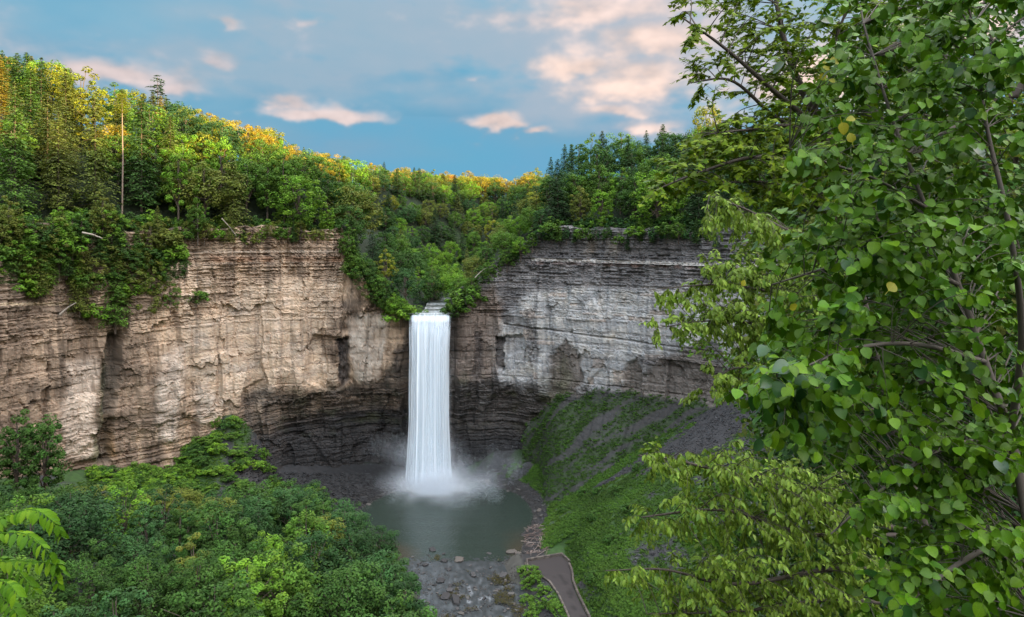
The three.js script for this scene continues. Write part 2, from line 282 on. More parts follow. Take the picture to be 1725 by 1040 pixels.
{
  const nu = 1120, nv = 310, cap = 6, rows = nv + cap, pos = new Float32Array(nu * rows * 3), col = new Float32Array(nu * rows * 3);
  const ridged = (x, y) => 1 - 2 * Math.abs(noise(x, y, 13));
  const mixc = (a, b, t) => { for (let c = 0; c < 3; c++) a[c] += (b[c] - a[c]) * t; };
  for (let i = 0; i < nu; i++) {
    const fi = i / (nu - 1) * (NP - 1), i0 = Math.min(NP - 2, Math.floor(fi)), ft = fi - i0, s = fi * DS;
    const bx = lerp(planPts[i0].x, planPts[i0 + 1].x, ft), bd = lerp(planPts[i0].z, planPts[i0 + 1].z, ft), nx = planNormal[i0][0], nd = planNormal[i0][1], px = CX + bx / bd * F;
    const rim = table(RIM, px) + (0.9 * fbm(s / 5, 3, 0, 3) + 3.4 * fbm(s / 20, 9, 0, 3)) * (px > 684 && px < 770 ? 0 : 1), nearFall = sstep(430, 520, px) * sstep(960, 900, px), atFall = sstep(672, 692, px) * sstep(782, 764, px), rightSide = sstep(690, 790, px);
    for (let j = 0; j < rows; j++) {
      const k = (j * nu + i) * 3, Y = j < nv ? lerp(-3, rim, j / (nv - 1)) : rim, py = HY + (EYE - Y) * F / bd;
      const wpx = px + 7 * fbm(s / 4, Y / 4, 1, 3), wpy = py + 5 * fbm(s / 4, Y / 4, 7, 3);
      const In = (a) => within(a, wpx, wpy);
      // ---- relief
      const yb = Y + 0.4 * noise(s / 45, 0, 2) + 0.10 * noise(s / 5, Y / 9, 3), L = layerOf(yb), [ly, lt, h1, h2, len, h3] = LAYERS[L], tIn = (yb - ly) / lt;
      const massive = Math.max(In(A.tan), In(A.pale), In(A.column));
      const bs = s / len + h3 * 9 + 0.35 * noise(s / 3, L * 3.7), kb = Math.floor(bs), fb = bs - kb;
      const rag = 0.5 + 0.5 * clamp(0.5 + 1.4 * noise(s / 9, L * 5.1, 6));
      const calm = lerp(1, 0.5, sstep(70, 58, Y) * (1 - rightSide * 0.5) * sstep(26, 36, Y));
      let out = calm * (h1 - 0.5) * (Y > 62 ? 1.5 : 1.0) * rag * lerp(1, 0.45, massive) + (hash(L, kb) - 0.5) * (0.75 * lerp(1, 0.5, massive));
      if ((fb < 0.045 || fb > 0.955) && hash(L, Math.round(bs), 9) < 0.4) out -= 0.3 * rag;
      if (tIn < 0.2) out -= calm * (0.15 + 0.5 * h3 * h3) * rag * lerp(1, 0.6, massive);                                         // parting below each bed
      const bs2 = s / 1.5 + 1.6 * noise(s * 0.8, L * 2.3), sub = hash(L * 3 + Math.floor(tIn * 2.5), Math.floor(bs2), 5);
      out += (sub - 0.5) * 0.32 * lerp(1, 0.35, massive);
      const bandN = Y / 17 + 0.5 * noise(s / 12, 3, 31) + 0.12 * noise(s / 2, Y / 3), band = Math.floor(bandN), qa = s / 7.5 + 0.4 * noise(s / 6, Y / 13, 8) + hash(band) * 5, pk = Math.floor(qa), pf = qa - pk;
      const bandM = Y / 6.5 + 0.5 * noise(s / 5, 8, 33) + 0.15 * noise(s, Y / 2), band2 = Math.floor(bandM), qb = s / 2.7 + 0.45 * noise(s / 2.5, Y / 6, 9) + hash(band2, 5) * 5, pk2 = Math.floor(qb), pf2 = qb - pk2, panelTone = hash(pk, band, 23), panelTone2 = hash(pk2, band2, 24);
      const panels = (hash(pk, band, 21) - 0.5) * 2.3 + (pf - 0.5) * (hash(pk, band, 22) - 0.5) * 3.2 + (hash(pk2, band2, 21) - 0.5) * 0.95 + (pf2 - 0.5) * (hash(pk2, band2, 22) - 0.5) * 1.3;
      const macro = panels * lerp(1, 0.7, rightSide) + 2.2 * fbm(s / 21, Y / 60, 4, 3) + 1.1 * ridged(s / 11 + 0.3 * noise(Y / 18, s / 30), Y / 85) * (1 - rightSide * 0.6) + 0.3 * ridged(s / 4.3 + 0.35 * noise(Y / 11, 7), Y / 50) * lerp(1, 0.5, rightSide) + 0.9 * sstep(-0.08, 0.08, noise(s / 9 + 40, Y / 55)) + 0.8 * sstep(0.1, 0.22, noise(s / 16 + 70, Y / 28));
      out += macro - 0.10 * Math.max(0, Y - 78) + 0.05 * Math.max(0, 30 - Y) * (1 - nearFall);
      out -= 5.5 * nearFall * sstep(40, 20, Y) + 1.2 * nearFall * sstep(46, 38, Y) * (0.6 + 0.6 * noise(s / 6));
      const slotIn = In(A.slot), alc = In(A.alcoveL), win = In(A.windowR), winIn = In(A.windowIn), cleft = In(A.cleft), tri = In(A.darkTri), tri2 = In(A.darkTri2);
      out -= 1.7 * alc + 2.6 * slotIn + 1.6 * win + 2 * winIn + 3.2 * cleft + 1.0 * tri + 1.0 * tri2 + 1.2 * In(A.darkBlock) + 0.8 * In(A.darkR) * (Y < 52 ? 1 : 0) + 0.7 * In(A.streak3);
      out += 0.9 * In(A.spallC) + 0.5 * In(A.spallB) + 0.7 * In(A.spallD) + 0.4 * massive;
      if (rightSide > 0.5) { const q = Math.abs(py - (545 + (px - 850) * 0.135)); if (px > 850 && q < 2.2) out -= 0.9 * (1 - q / 2.2); const q2 = Math.abs(py - (436 + (px - 900) * 0.03)); if (px > 895 && q2 < 4) out += 0.7; }
      out = lerp(out, -1.6 - 5.5 * sstep(62, 50, Y) * 0.4 - 4.2 * sstep(40, 22, Y) + (h1 - 0.5) * 1.1 + (hash(L, kb) - 0.5) * 0.9, atFall);
      if (atFall > 0.5 && Y > 61.5) out = lerp(out, 0.3, sstep(61.5, 63.5, Y));
      out += 0.3 * fbm(s / 1.1, Y / 0.8, 2, 3);
      let apron = 0;
      if (px > 880 && px < 1420) { const top = EYE - (table([[880, 715], [905, 690], [950, 660], [1050, 652], [1100, 660], [1180, 672], [1250, 692], [1420, 730]], px) + 10 * noise(s / 9, 5) - HY) * bd / F; apron = Math.max(0, top - Y); out = Math.max(out - 0.5 * sstep(0, 3, apron), lerp(out, 0.5, sstep(0, 6, apron)) + (0.55 * apron + 0.006 * apron * apron) * sstep(890, 985, px)) + (apron > 1 ? 0.35 * fbm(s / 1.5, Y / 1.2, 4, 3) : 0); }
      const backward = j < nv ? 0 : (j - nv + 1) * 2.3;
      const o2 = out - backward;
      pos[k] = bx + nx * o2; pos[k + 2] = -(bd + nd * o2);
      pos[k + 1] = Y + (j < nv ? 0 : (0.25 + 0.5 * fbm(s / 2, j, 0, 2)) * (1 - atFall) - atFall * 0.5);
      // ---- rock colour: fresh pale faces, brown weathered beds, dark wet seams
      const v = hash(L, kb, 3), streakN = fbm(s / 1.4, Y / 16, 9, 3), fine = fbm(s / 0.9, Y / 0.7, 3, 3), blot = fbm(s / 7, Y / 5, 11, 4);
      const column = fbm(s / 6, Y / 45, 51, 4);
      const c = [0.31, 0.225, 0.155];
      mixc(c, [0.52, 0.385, 0.26], clamp(-0.05 + 0.35 * h2 * v + 0.7 * blot + 0.9 * column + 0.45 * panelTone + 0.2 * panelTone2));
      mixc(c, [0.10, 0.068, 0.046], clamp(0.1 + 0.4 * h1 * rag + 0.9 * streakN + 0.5 * fine - 1.2 * column - 0.05));
      if (rightSide > 0) { const g = [0.20, 0.19, 0.185]; mixc(g, [0.38, 0.36, 0.34], clamp(0.3 * v + 0.9 * blot)); mixc(g, [0.085, 0.08, 0.08], clamp(0.5 * h1 + streakN + 0.3 * fine)); mixc(c, g, rightSide); }
      mixc(c, [0.17, 0.122, 0.085], clamp(0.62 + 0.9 * blot - 0.5 * panelTone2 + 0.2, 0, 0.85) * In(A.brownL)); mixc(c, [0.15, 0.11, 0.08], 0.6 * In(A.brownTop));
      const tanM = Math.max(In(A.tan), 0.8 * In(A.tanTop));
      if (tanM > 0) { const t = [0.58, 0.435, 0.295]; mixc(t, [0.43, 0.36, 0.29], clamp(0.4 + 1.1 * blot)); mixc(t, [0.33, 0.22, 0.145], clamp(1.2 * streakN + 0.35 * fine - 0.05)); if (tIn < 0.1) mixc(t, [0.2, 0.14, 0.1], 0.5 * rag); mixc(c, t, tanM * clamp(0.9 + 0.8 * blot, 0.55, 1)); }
      for (const [a, t] of [[A.spallB, [0.52, 0.425, 0.335]], [A.spallC, [0.52, 0.435, 0.35]], [A.spallD, [0.52, 0.425, 0.335]], [A.column, [0.46, 0.40, 0.33]]]) { const m = In(a); if (m > 0) { const q = [...t]; mixc(q, [0.3, 0.25, 0.2], clamp(0.8 * fine + 0.5 * streakN)); mixc(c, q, m * clamp(0.95 + 0.9 * blot + 0.4 * fine - 0.25 * panelTone2, 0.25, 1)); } }
      const pm = In(A.pale);
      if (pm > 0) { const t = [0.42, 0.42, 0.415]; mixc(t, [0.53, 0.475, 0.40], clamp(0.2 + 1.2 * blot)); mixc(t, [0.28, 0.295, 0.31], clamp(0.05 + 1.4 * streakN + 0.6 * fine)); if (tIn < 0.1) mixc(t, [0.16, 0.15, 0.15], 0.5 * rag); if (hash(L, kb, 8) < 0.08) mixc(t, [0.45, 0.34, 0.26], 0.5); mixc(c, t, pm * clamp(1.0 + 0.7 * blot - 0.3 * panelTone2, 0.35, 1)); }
      const gt = In(A.greyTop);
      if (gt > 0) { const t = [0.15, 0.142, 0.14]; mixc(t, [0.33, 0.31, 0.295], clamp(h2 * 0.9 * v + 0.9 * blot)); mixc(t, [0.06, 0.055, 0.055], clamp(0.6 * h1 * rag + 0.5 * fine)); mixc(c, t, gt * (1 - pm)); }
      mixc(c, [0.40, 0.32, 0.22], 0.5 * clamp(0.6 + blot) * Math.max(In(A.tanR), In(A.tanR2)));
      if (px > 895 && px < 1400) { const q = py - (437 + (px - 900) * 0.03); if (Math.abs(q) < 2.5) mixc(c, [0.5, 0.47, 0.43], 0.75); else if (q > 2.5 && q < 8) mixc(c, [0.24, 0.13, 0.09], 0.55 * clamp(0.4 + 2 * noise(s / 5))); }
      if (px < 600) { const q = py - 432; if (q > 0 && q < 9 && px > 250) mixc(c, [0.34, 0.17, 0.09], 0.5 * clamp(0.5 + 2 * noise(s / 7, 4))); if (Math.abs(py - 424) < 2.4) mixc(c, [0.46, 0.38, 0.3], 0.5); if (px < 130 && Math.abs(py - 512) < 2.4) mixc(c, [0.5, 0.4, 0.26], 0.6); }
      mixc(c, [0.17, 0.12, 0.085], 0.7 * In(A.brownR));
      mixc(c, [0.10, 0.07, 0.05], 0.8 * In(A.darkL1) * clamp(0.7 + blot));
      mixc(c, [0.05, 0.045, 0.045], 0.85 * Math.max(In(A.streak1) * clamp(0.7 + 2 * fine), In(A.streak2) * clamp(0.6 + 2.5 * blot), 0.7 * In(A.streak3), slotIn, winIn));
      mixc(c, [0.14, 0.115, 0.095], 0.85 * Math.max(tri, tri2, 0.9 * In(A.darkR)));
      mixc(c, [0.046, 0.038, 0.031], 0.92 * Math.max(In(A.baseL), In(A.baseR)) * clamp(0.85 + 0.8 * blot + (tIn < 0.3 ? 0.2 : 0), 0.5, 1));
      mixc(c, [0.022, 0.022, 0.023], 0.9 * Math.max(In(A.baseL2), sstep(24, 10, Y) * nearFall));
      mixc(c, [0.055, 0.06, 0.022], 0.75 * Math.max(In(A.mossR) * clamp(0.5 + 1.6 * blot), In(A.mossL), nearFall * sstep(46, 36, Y) * sstep(14, 24, Y) * clamp(-0.1 + 2 * blot)));
      mixc(c, [0.2, 0.11, 0.035], 0.7 * In(A.rust));
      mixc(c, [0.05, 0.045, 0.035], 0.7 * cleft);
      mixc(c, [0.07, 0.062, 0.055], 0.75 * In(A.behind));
      if (apron > 0.3) { const green = sstep(-0.12, 0.2, fbm(s / 7 + apron * 0.22, apron / 22, 15, 4) + 0.13); mixc(c, [0.038, 0.037, 0.036], sstep(0.3, 2, apron) * 0.95); mixc(c, [0.026, 0.05, 0.012], 0.8 * green * sstep(0.5, 3, apron)); if (apron < 40 && hash(i, j, 77) < 0.30 * green) APRON.push([pos[k], pos[k + 1], -pos[k + 2]]); }
      if (j >= nv) mixc(c, [0.05, 0.045, 0.03], 0.8);
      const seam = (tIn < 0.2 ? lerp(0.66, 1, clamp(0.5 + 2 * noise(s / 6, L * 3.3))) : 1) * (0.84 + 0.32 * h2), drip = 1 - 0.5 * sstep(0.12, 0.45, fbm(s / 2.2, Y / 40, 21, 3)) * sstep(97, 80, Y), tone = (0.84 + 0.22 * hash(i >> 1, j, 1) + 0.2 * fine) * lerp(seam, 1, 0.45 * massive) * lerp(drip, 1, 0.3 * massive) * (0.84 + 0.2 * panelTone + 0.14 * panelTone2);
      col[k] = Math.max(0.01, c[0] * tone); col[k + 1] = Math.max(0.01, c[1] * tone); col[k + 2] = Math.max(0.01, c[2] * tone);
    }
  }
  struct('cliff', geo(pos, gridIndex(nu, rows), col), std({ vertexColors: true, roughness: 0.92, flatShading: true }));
}
// ---------------------------------------------------------------- pool, stream, waterfall, mist
function canvasNoise(n, f, seed, oct = 5) {
  const data = new Uint8Array(n * n * 4);
  for (let y = 0; y < n; y++) for (let x = 0; x < n; x++) {                      // tiles: noise on a torus blended over its edges
    const u = x / n, v = y / n, a = (p, q) => fbm(p * f, q * f, seed, oct);
    const s = a(u, v) * (1 - u) * (1 - v) + a(u - 1, v) * u * (1 - v) + a(u, v - 1) * (1 - u) * v + a(u - 1, v - 1) * u * v, b = clamp(0.5 + 0.62 * s) * 255;
    data.set([b, b, b, 255], (y * n + x) * 4);
  }
  const t = new THREE.DataTexture(data, n, n); t.wrapS = t.wrapT = THREE.RepeatWrapping; t.magFilter = THREE.LinearFilter; t.needsUpdate = true; return t;
}
const rippleMap = canvasNoise(512, 12, 3);
rippleMap.repeat.set(1 / 9, 1 / 7);
{
  const n = 90, m = 60, pos = [], uv = [], col = [];
  for (let j = 0; j < m; j++) for (let i = 0; i < n; i++) { const x = lerp(-62, 18, i / (n - 1)), d = lerp(198, 266, j / (m - 1)); pos.push(x, 0, -d); uv.push(x, d); const shallow = sstep(-7, -0.5, waterEdge(x, d)) * sstep(225, 204, d); col.push(lerp(0.030, 0.050, shallow), lerp(0.042, 0.045, shallow), lerp(0.033, 0.030, shallow)); }
  const g = geo(pos, gridIndex(n, m), col, 3, uv); g.computeVertexNormals();
  struct('pool_water', g, new THREE.MeshPhysicalMaterial({ vertexColors: true, roughness: 0.13, ior: 1.33, bumpMap: rippleMap, bumpScale: 0.14, side: THREE.DoubleSide }));
}
function wetMaterial(o) { return new THREE.MeshPhysicalMaterial({ vertexColors: true, roughness: 0.24, ior: 1.33, side: THREE.DoubleSide, ...o }); }
{ // the shallow riffle below the pool: broken water over a stony bed
  const n = 120, m = 190, pos = [], col = [];
  for (let j = 0; j < m; j++) for (let i = 0; i < n; i++) {
    const x = lerp(-42, 14, i / (n - 1)), d = lerp(96, 203, j / (m - 1)), e = waterEdge(x, d), b = fbm(x * 0.16, d * 0.22, 31, 4), island = sstep(-0.02, 0.3, b + 0.5 * sstep(-9, 5, x) * sstep(197, 186, d) * sstep(-1, -5, e) - 0.12);
    const chop = 0.16 * fbm(x * 0.9, d * 0.7, 2, 3) + 0.1 * noise(x * 2.1, d * 1.6);
    pos.push(x, (d > 200 ? -0.03 : -0.02 - (200 - d) * 0.004) + chop * sstep(203, 198, d) - 0.6 * island + 0.02, -d);
    const foam = 0.8 * clamp(-0.45 + 2.2 * fbm(x * 0.5, d * 0.2, 12, 3)) * sstep(2, -10, x) * sstep(196, 178, d);
    const f = clamp(0.8 * foam + 0.07 * clamp(0.2 + 1.4 * noise(x * 0.8, d * 0.4, 4)) * sstep(201, 194, d));
    col.push(lerp(0.045, 0.6, f), lerp(0.05, 0.63, f), lerp(0.05, 0.66, f));
  }
  const g = geo(pos, gridIndex(n, m), col); g.computeVertexNormals();
  struct('stream_water', g, wetMaterial({ roughness: 0.22 }));
}
const LIP_Y = 65, FALL_D = 259.2, FALL_X0 = (690 - CX) / F * 262, FALL_X1 = (763 - CX) / F * 262;
{ // stream above the lip
  const n = 26, m = 70, pos = [], col = [];
  for (let j = 0; j < m; j++) for (let i = 0; i < n; i++) {
    const t = j / (m - 1), d = lerp(258.6, 300, t), u = i / (n - 1), w = lerp(8.4, 4.2, sstep(259.5, 268, d)), c = lerp((FALL_X0 + FALL_X1) / 2, notchAxis(d) + 1.5, sstep(259, 275, d)), x = c + (u - 0.5) * 2 * w;
    const y = LIP_Y - 0.05 + Math.max(0, d - 262) * 0.035 + 0.4 * sstep(263.5, 265, d) + 0.4 * sstep(270.5, 272, d) + 0.4 * sstep(280, 281, d) + 0.18 * fbm(x * 0.6, d * 0.5, 3, 3);
    pos.push(x, y, -d);
    const fall = [264.3, 271.3, 280.5].some((q) => Math.abs(d - q) < 1.5 + 0.8 * noise(x * 0.5, q)), f = clamp((fall ? 0.45 : 0.02) + 1.0 * fbm(x * 0.8, d * 0.5, 9, 3));
    col.push(lerp(0.07, 0.42, f), lerp(0.075, 0.44, f), lerp(0.065, 0.44, f));
  }
  const g = geo(pos, gridIndex(n, m), col); g.computeVertexNormals();
  struct('upper_stream_water', g, wetMaterial({ roughness: 0.4 }));
}
{ // the fall: a thick back curtain and strands before it, thin enough at the rims for the rock to show through
  const fallGroup = base('waterfall', V3((FALL_X0 + FALL_X1) / 2, 0, -FALL_D));
  tag(fallGroup, 'tall white waterfall dropping from the notch into the round plunge pool', 'waterfall');
  const half = (FALL_X1 - FALL_X0) / 2;
  const white = std({ vertexColors: true, transparent: true, roughness: 0.55 });
  function curtain(name, nu, nv, u0, u1, depth, seed, opts = {}) {
    const pos = [], col = [];
    for (let j = 0; j < nv; j++) for (let i = 0; i < nu; i++) {
      const t = j / (nv - 1), u = lerp(u0, u1, i / (nu - 1)), y = lerp(LIP_Y + 0.25, -0.4, t * 0.93 + 0.07 * t * t);
      const drop = LIP_Y - y, throwOut = 2.6 * (1 - Math.exp(-Math.max(0, drop) / 7)) + 0.035 * drop;
      const lead = Math.max(0, 1 - drop / 2.2) ** 2 * -1.5;                       // comes over the lip from behind
      const squeeze = 1 - 0.05 * sstep(0, 0.25, t) + 0.16 * sstep(0.55, 1, t);
      const wav = fbm(u * 9 + seed, t * 0.8, seed, 3), fine = 0.6 * noise(u * 26 + seed * 3 + 0.6 * noise(t * 2, u * 5), t * 0.7, seed), strand = 0.75 * noise(u * 7 + 7 * seed, t * 0.5, seed + 3) + 0.4 * noise(u * 15 + 3 * seed, t * 0.5, seed);
      const bell = 0.5 * Math.sqrt(Math.max(0, 1 - u * u)) * 2.4;
      pos.push(u * half * squeeze + 0.15 * noise(u * 8, t * 3, seed), y - (j === 0 ? 0 : 0) + (drop < 0 ? 0 : 0), throwOut + lead + bell + depth + 0.9 * wav + 0.16 * fine + 0.25 * strand);
      const rag = opts.inner ? 0 : 0.045 * noise(t * 3.2, u > 0 ? 4 : 9, seed) + 0.02 * noise(t * 11, u > 0 ? 4 : 9, seed), edge = sstep(0.03 + rag, 0.13 + rag + 0.06 * t, Math.min(u - u0, u1 - u) / (u1 - u0) + (opts.inner ? 0 : 0.01));
      const thin = clamp(0.68 + 0.5 * strand + 0.15 * fine + 0.6 * wav);
      let a = clamp(lerp(0.3, 1, thin) * edge * (opts.alpha ?? 1) + (drop < 3 ? 0.2 : 0));
      a *= lerp(1, 0.3, sstep(0.90, 1.0, t));
      if (opts.fade) a *= sstep(opts.fade[0], opts.fade[0] + 0.1, t) * sstep(opts.fade[1], opts.fade[1] - 0.3, t);
      const b = clamp(0.35 + 0.75 * thin, 0, 1), w = sstep(0, 1.5, drop);
      col.push(lerp(lerp(0.30, 0.42, b), lerp(0.40, 0.80, b), w), lerp(lerp(0.34, 0.46, b), lerp(0.53, 0.87, b), w), lerp(lerp(0.34, 0.46, b), lerp(0.61, 0.92, b), w), a * edge);
    }
    const g = geo(pos, gridIndex(nu, nv), col, 4); g.computeVertexNormals();
    return mesh(name, g, white, fallGroup);
  }
  curtain('curtain', 170, 90, -1, 1, 0, 1);
  curtain('veil', 120, 90, -0.92, 0.95, 0.7, 5, { alpha: 0.55 });
  curtain('spray_veil', 60, 60, -1.14, 1.2, -0.6, 27, { alpha: 0.3, fade: [0.3, 1.5] });
  curtain('strand', 40, 70, -0.62, 0.02, 1.5, 9, { alpha: 0.9, fade: [0.0, 1.3], inner: true });
  curtain('strand', 30, 70, 0.18, 0.6, 1.2, 13, { alpha: 0.75, fade: [0.03, 1.3], inner: true });
  curtain('strand', 30, 70, -0.97, -0.68, 0.9, 17, { alpha: 0.6, fade: [0.02, 1.2], inner: true });
  curtain('strand', 30, 70, 0.62, 0.99, 0.8, 21, { alpha: 0.6, fade: [0.02, 1.2], inner: true });
  { // foam spreading from where it lands
    const n = 90, m = 24, pos = [], col = [];
    for (let j = 0; j < m; j++) for (let i = 0; i < n; i++) {
      const a = i / (n - 1) * Math.PI * 2, t = j / (m - 1), r = t * (1 + 0.25 * noise(Math.cos(a) * 2, Math.sin(a) * 2, 6)), x = Math.cos(a) * r * 17 + 2, z = Math.sin(a) * r * 7.5 + 3.2;
      pos.push(x, 0.05 + 0.8 * (1 - t) ** 3 + 0.05 * noise(x, z), z);
      const k = clamp((1 - t) * 1.25 + 0.5 * fbm(x * 0.35, z * 0.5, 8, 4) * (1 - t) - 0.08) * sstep(1, 0.75, t);
      col.push(0.84, 0.87, 0.89, k);
    }
    const g = geo(pos, gridIndex(n, m), col, 4); g.computeVertexNormals();
    mesh('foam', g, std({ vertexColors: true, transparent: true, roughness: 0.8 }), fallGroup);
  }
}
{ // spray: fine droplets hanging over the pool, in drifting clouds
  const r = mulberry(9911), g3 = () => (r() + r() + r() + r() - 2) * 1.0, N = 5000, pos = new Float32Array(N * 9), size = 0.0058;
  for (let i = 0; i < N; i++) { const x = g3() * 0.62, y = g3() * 0.62, z = g3() * 0.62; for (let v = 0; v < 3; v++) { pos[i * 9 + v * 3] = x + (r() - 0.5) * 2 * size; pos[i * 9 + v * 3 + 1] = y + (r() - 0.5) * 2 * size; pos[i * 9 + v * 3 + 2] = z + (r() - 0.5) * 2 * size; } }
  const plumes = [[-29, 1.2, -249.5, 5.5, 1.8, 2, 150, 3.6], [-28, 4, -249.8, 5.5, 4, 2, 80, 5], [-22, 4, -250, 8, 4, 4, 36, 6], [-14, 4, -249, 8, 3, 5, 13, 7], [-5, 8, -250, 8, 5, 5, 6, 8], [-30, 12, -256, 9, 7, 3, 22, 8], [-24, 1.2, -243, 11, 1.2, 7, 24, 6], [-28, 6, -252, 9, 4, 4, 24, 7], [-39, 3, -252, 6, 3, 4, 34, 6], [-42, 12, -257, 6, 8, 3, 5, 8], [-36, 1, -247, 6, 1, 5, 10, 4]];
  const list = []; for (const p of plumes) for (let i = 0; i < p[6]; i++) list.push([p[0] + g3() * p[3], Math.max(0.6, p[1] + g3() * p[4]), p[2] + g3() * p[5], p[7] * (0.7 + 0.6 * r())]);
  const inst = new THREE.InstancedMesh(geo(pos), std({ color: new THREE.Color().setRGB(0.80, 0.85, 0.90), roughness: 1 }), list.length), m = new THREE.Matrix4(), q = new THREE.Quaternion();
  list.forEach(([x, y, z, s], i) => { q.setFromAxisAngle(V3(r() - 0.5, r() - 0.5, r() - 0.5).normalize(), r() * 6.28); m.compose(V3(x, y, z), q, V3(s, s * 0.85, s)); inst.setMatrixAt(i, m); });
  inst.name = 'mist'; scene.add(inst); tag(inst, 'pale spray hanging around the foot of the waterfall', 'mist', null, 'stuff');
}
// ---------------------------------------------------------------- trees of the gorge and the rims
const leafMat = (r, g, b, o = {}) => new THREE.MeshPhysicalMaterial({ color: new THREE.Color().setRGB(r * 1.16, g * 1.1, b), vertexColors: true, side: THREE.DoubleSide, roughness: 0.8, specularIntensity: 0.25, transmission: 0.42, thickness: 0, ...o });
const TONES = {
  'deep green': leafMat(0.050, 0.125, 0.022), 'mid green': leafMat(0.090, 0.195, 0.024), 'bright green': leafMat(0.14, 0.29, 0.026), 'olive green': leafMat(0.140, 0.185, 0.032), 'bluish green': leafMat(0.045, 0.120, 0.036),
  'yellow green': leafMat(0.22, 0.26, 0.024), 'golden': leafMat(0.33, 0.27, 0.026), 'pale olive': leafMat(0.15, 0.205, 0.040), 'rusty orange': leafMat(0.32, 0.15, 0.034), 'dark green': leafMat(0.028, 0.080, 0.022),  // the gold tone is low sunlight put into leaf colour
};
const barkMat = std({ color: new THREE.Color().setRGB(0.11, 0.085, 0.065), roughness: 0.95 }), paleBark = std({ color: new THREE.Color().setRGB(0.24, 0.18, 0.14), roughness: 0.9 }), greyWood = std({ color: new THREE.Color().setRGB(0.30, 0.26, 0.21), roughness: 0.9 });
class Leaves {                                                                   // collects small leaf-spray faces
  constructor() { this.p = []; this.c = []; this.i = []; }
  add(x, y, z, nx, ny, nz, len, wid, tr, tg, tb, r) {
    let ax = r() - 0.5, ay = r() - 0.5, az = r() - 0.5; const dt = ax * nx + ay * ny + az * nz; ax -= dt * nx; ay -= dt * ny; az -= dt * nz;
    const l = Math.hypot(ax, ay, az) || 1; ax /= l; ay /= l; az /= l;
    const bx = ny * az - nz * ay, by = nz * ax - nx * az, bz = nx * ay - ny * ax, n = this.p.length / 3, q = 0.16 * len;
    this.p.push(x - ax * len, y - ay * len - q, z - az * len, x + bx * wid, y + by * wid, z + bz * wid, x + ax * len, y + ay * len - q, z + az * len, x - bx * wid, y - by * wid, z - bz * wid);
    for (let k = 0; k < 4; k++) this.c.push(tr, tg, tb);
    this.i.push(n, n + 1, n + 3, n + 1, n + 2, n + 3);
  }
  build() { return geo(this.p, this.i, this.c); }
}
function tube(points, r0, r1, sides = 5) {                                       // tapered limb through the points
  const pos = [], idx = [], n = points.length, up = V3(0.3, 1, 0.2), t = V3(), a = V3(), b = V3();
  for (let j = 0; j < n; j++) {
    t.subVectors(points[Math.min(n - 1, j + 1)], points[Math.max(0, j - 1)]).normalize();
    a.crossVectors(t, Math.abs(t.dot(up)) > 0.95 ? V3(1, 0, 0) : up).normalize(); b.crossVectors(t, a);
    const r = lerp(r0, r1, j / (n - 1));
    for (let s = 0; s < sides; s++) { const w = s / sides * 6.2832; pos.push(points[j].x + (a.x * Math.cos(w) + b.x * Math.sin(w)) * r, points[j].y + (a.y * Math.cos(w) + b.y * Math.sin(w)) * r, points[j].z + (a.z * Math.cos(w) + b.z * Math.sin(w)) * r); }
  }
  for (let j = 0; j < n - 1; j++) for (let s = 0; s < sides; s++) { const p = j * sides + s, q = j * sides + (s + 1) % sides; idx.push(p, q, p + sides, q, q + sides, p + sides); }
  const g = geo(pos, idx); g.computeVertexNormals(); return g;
}
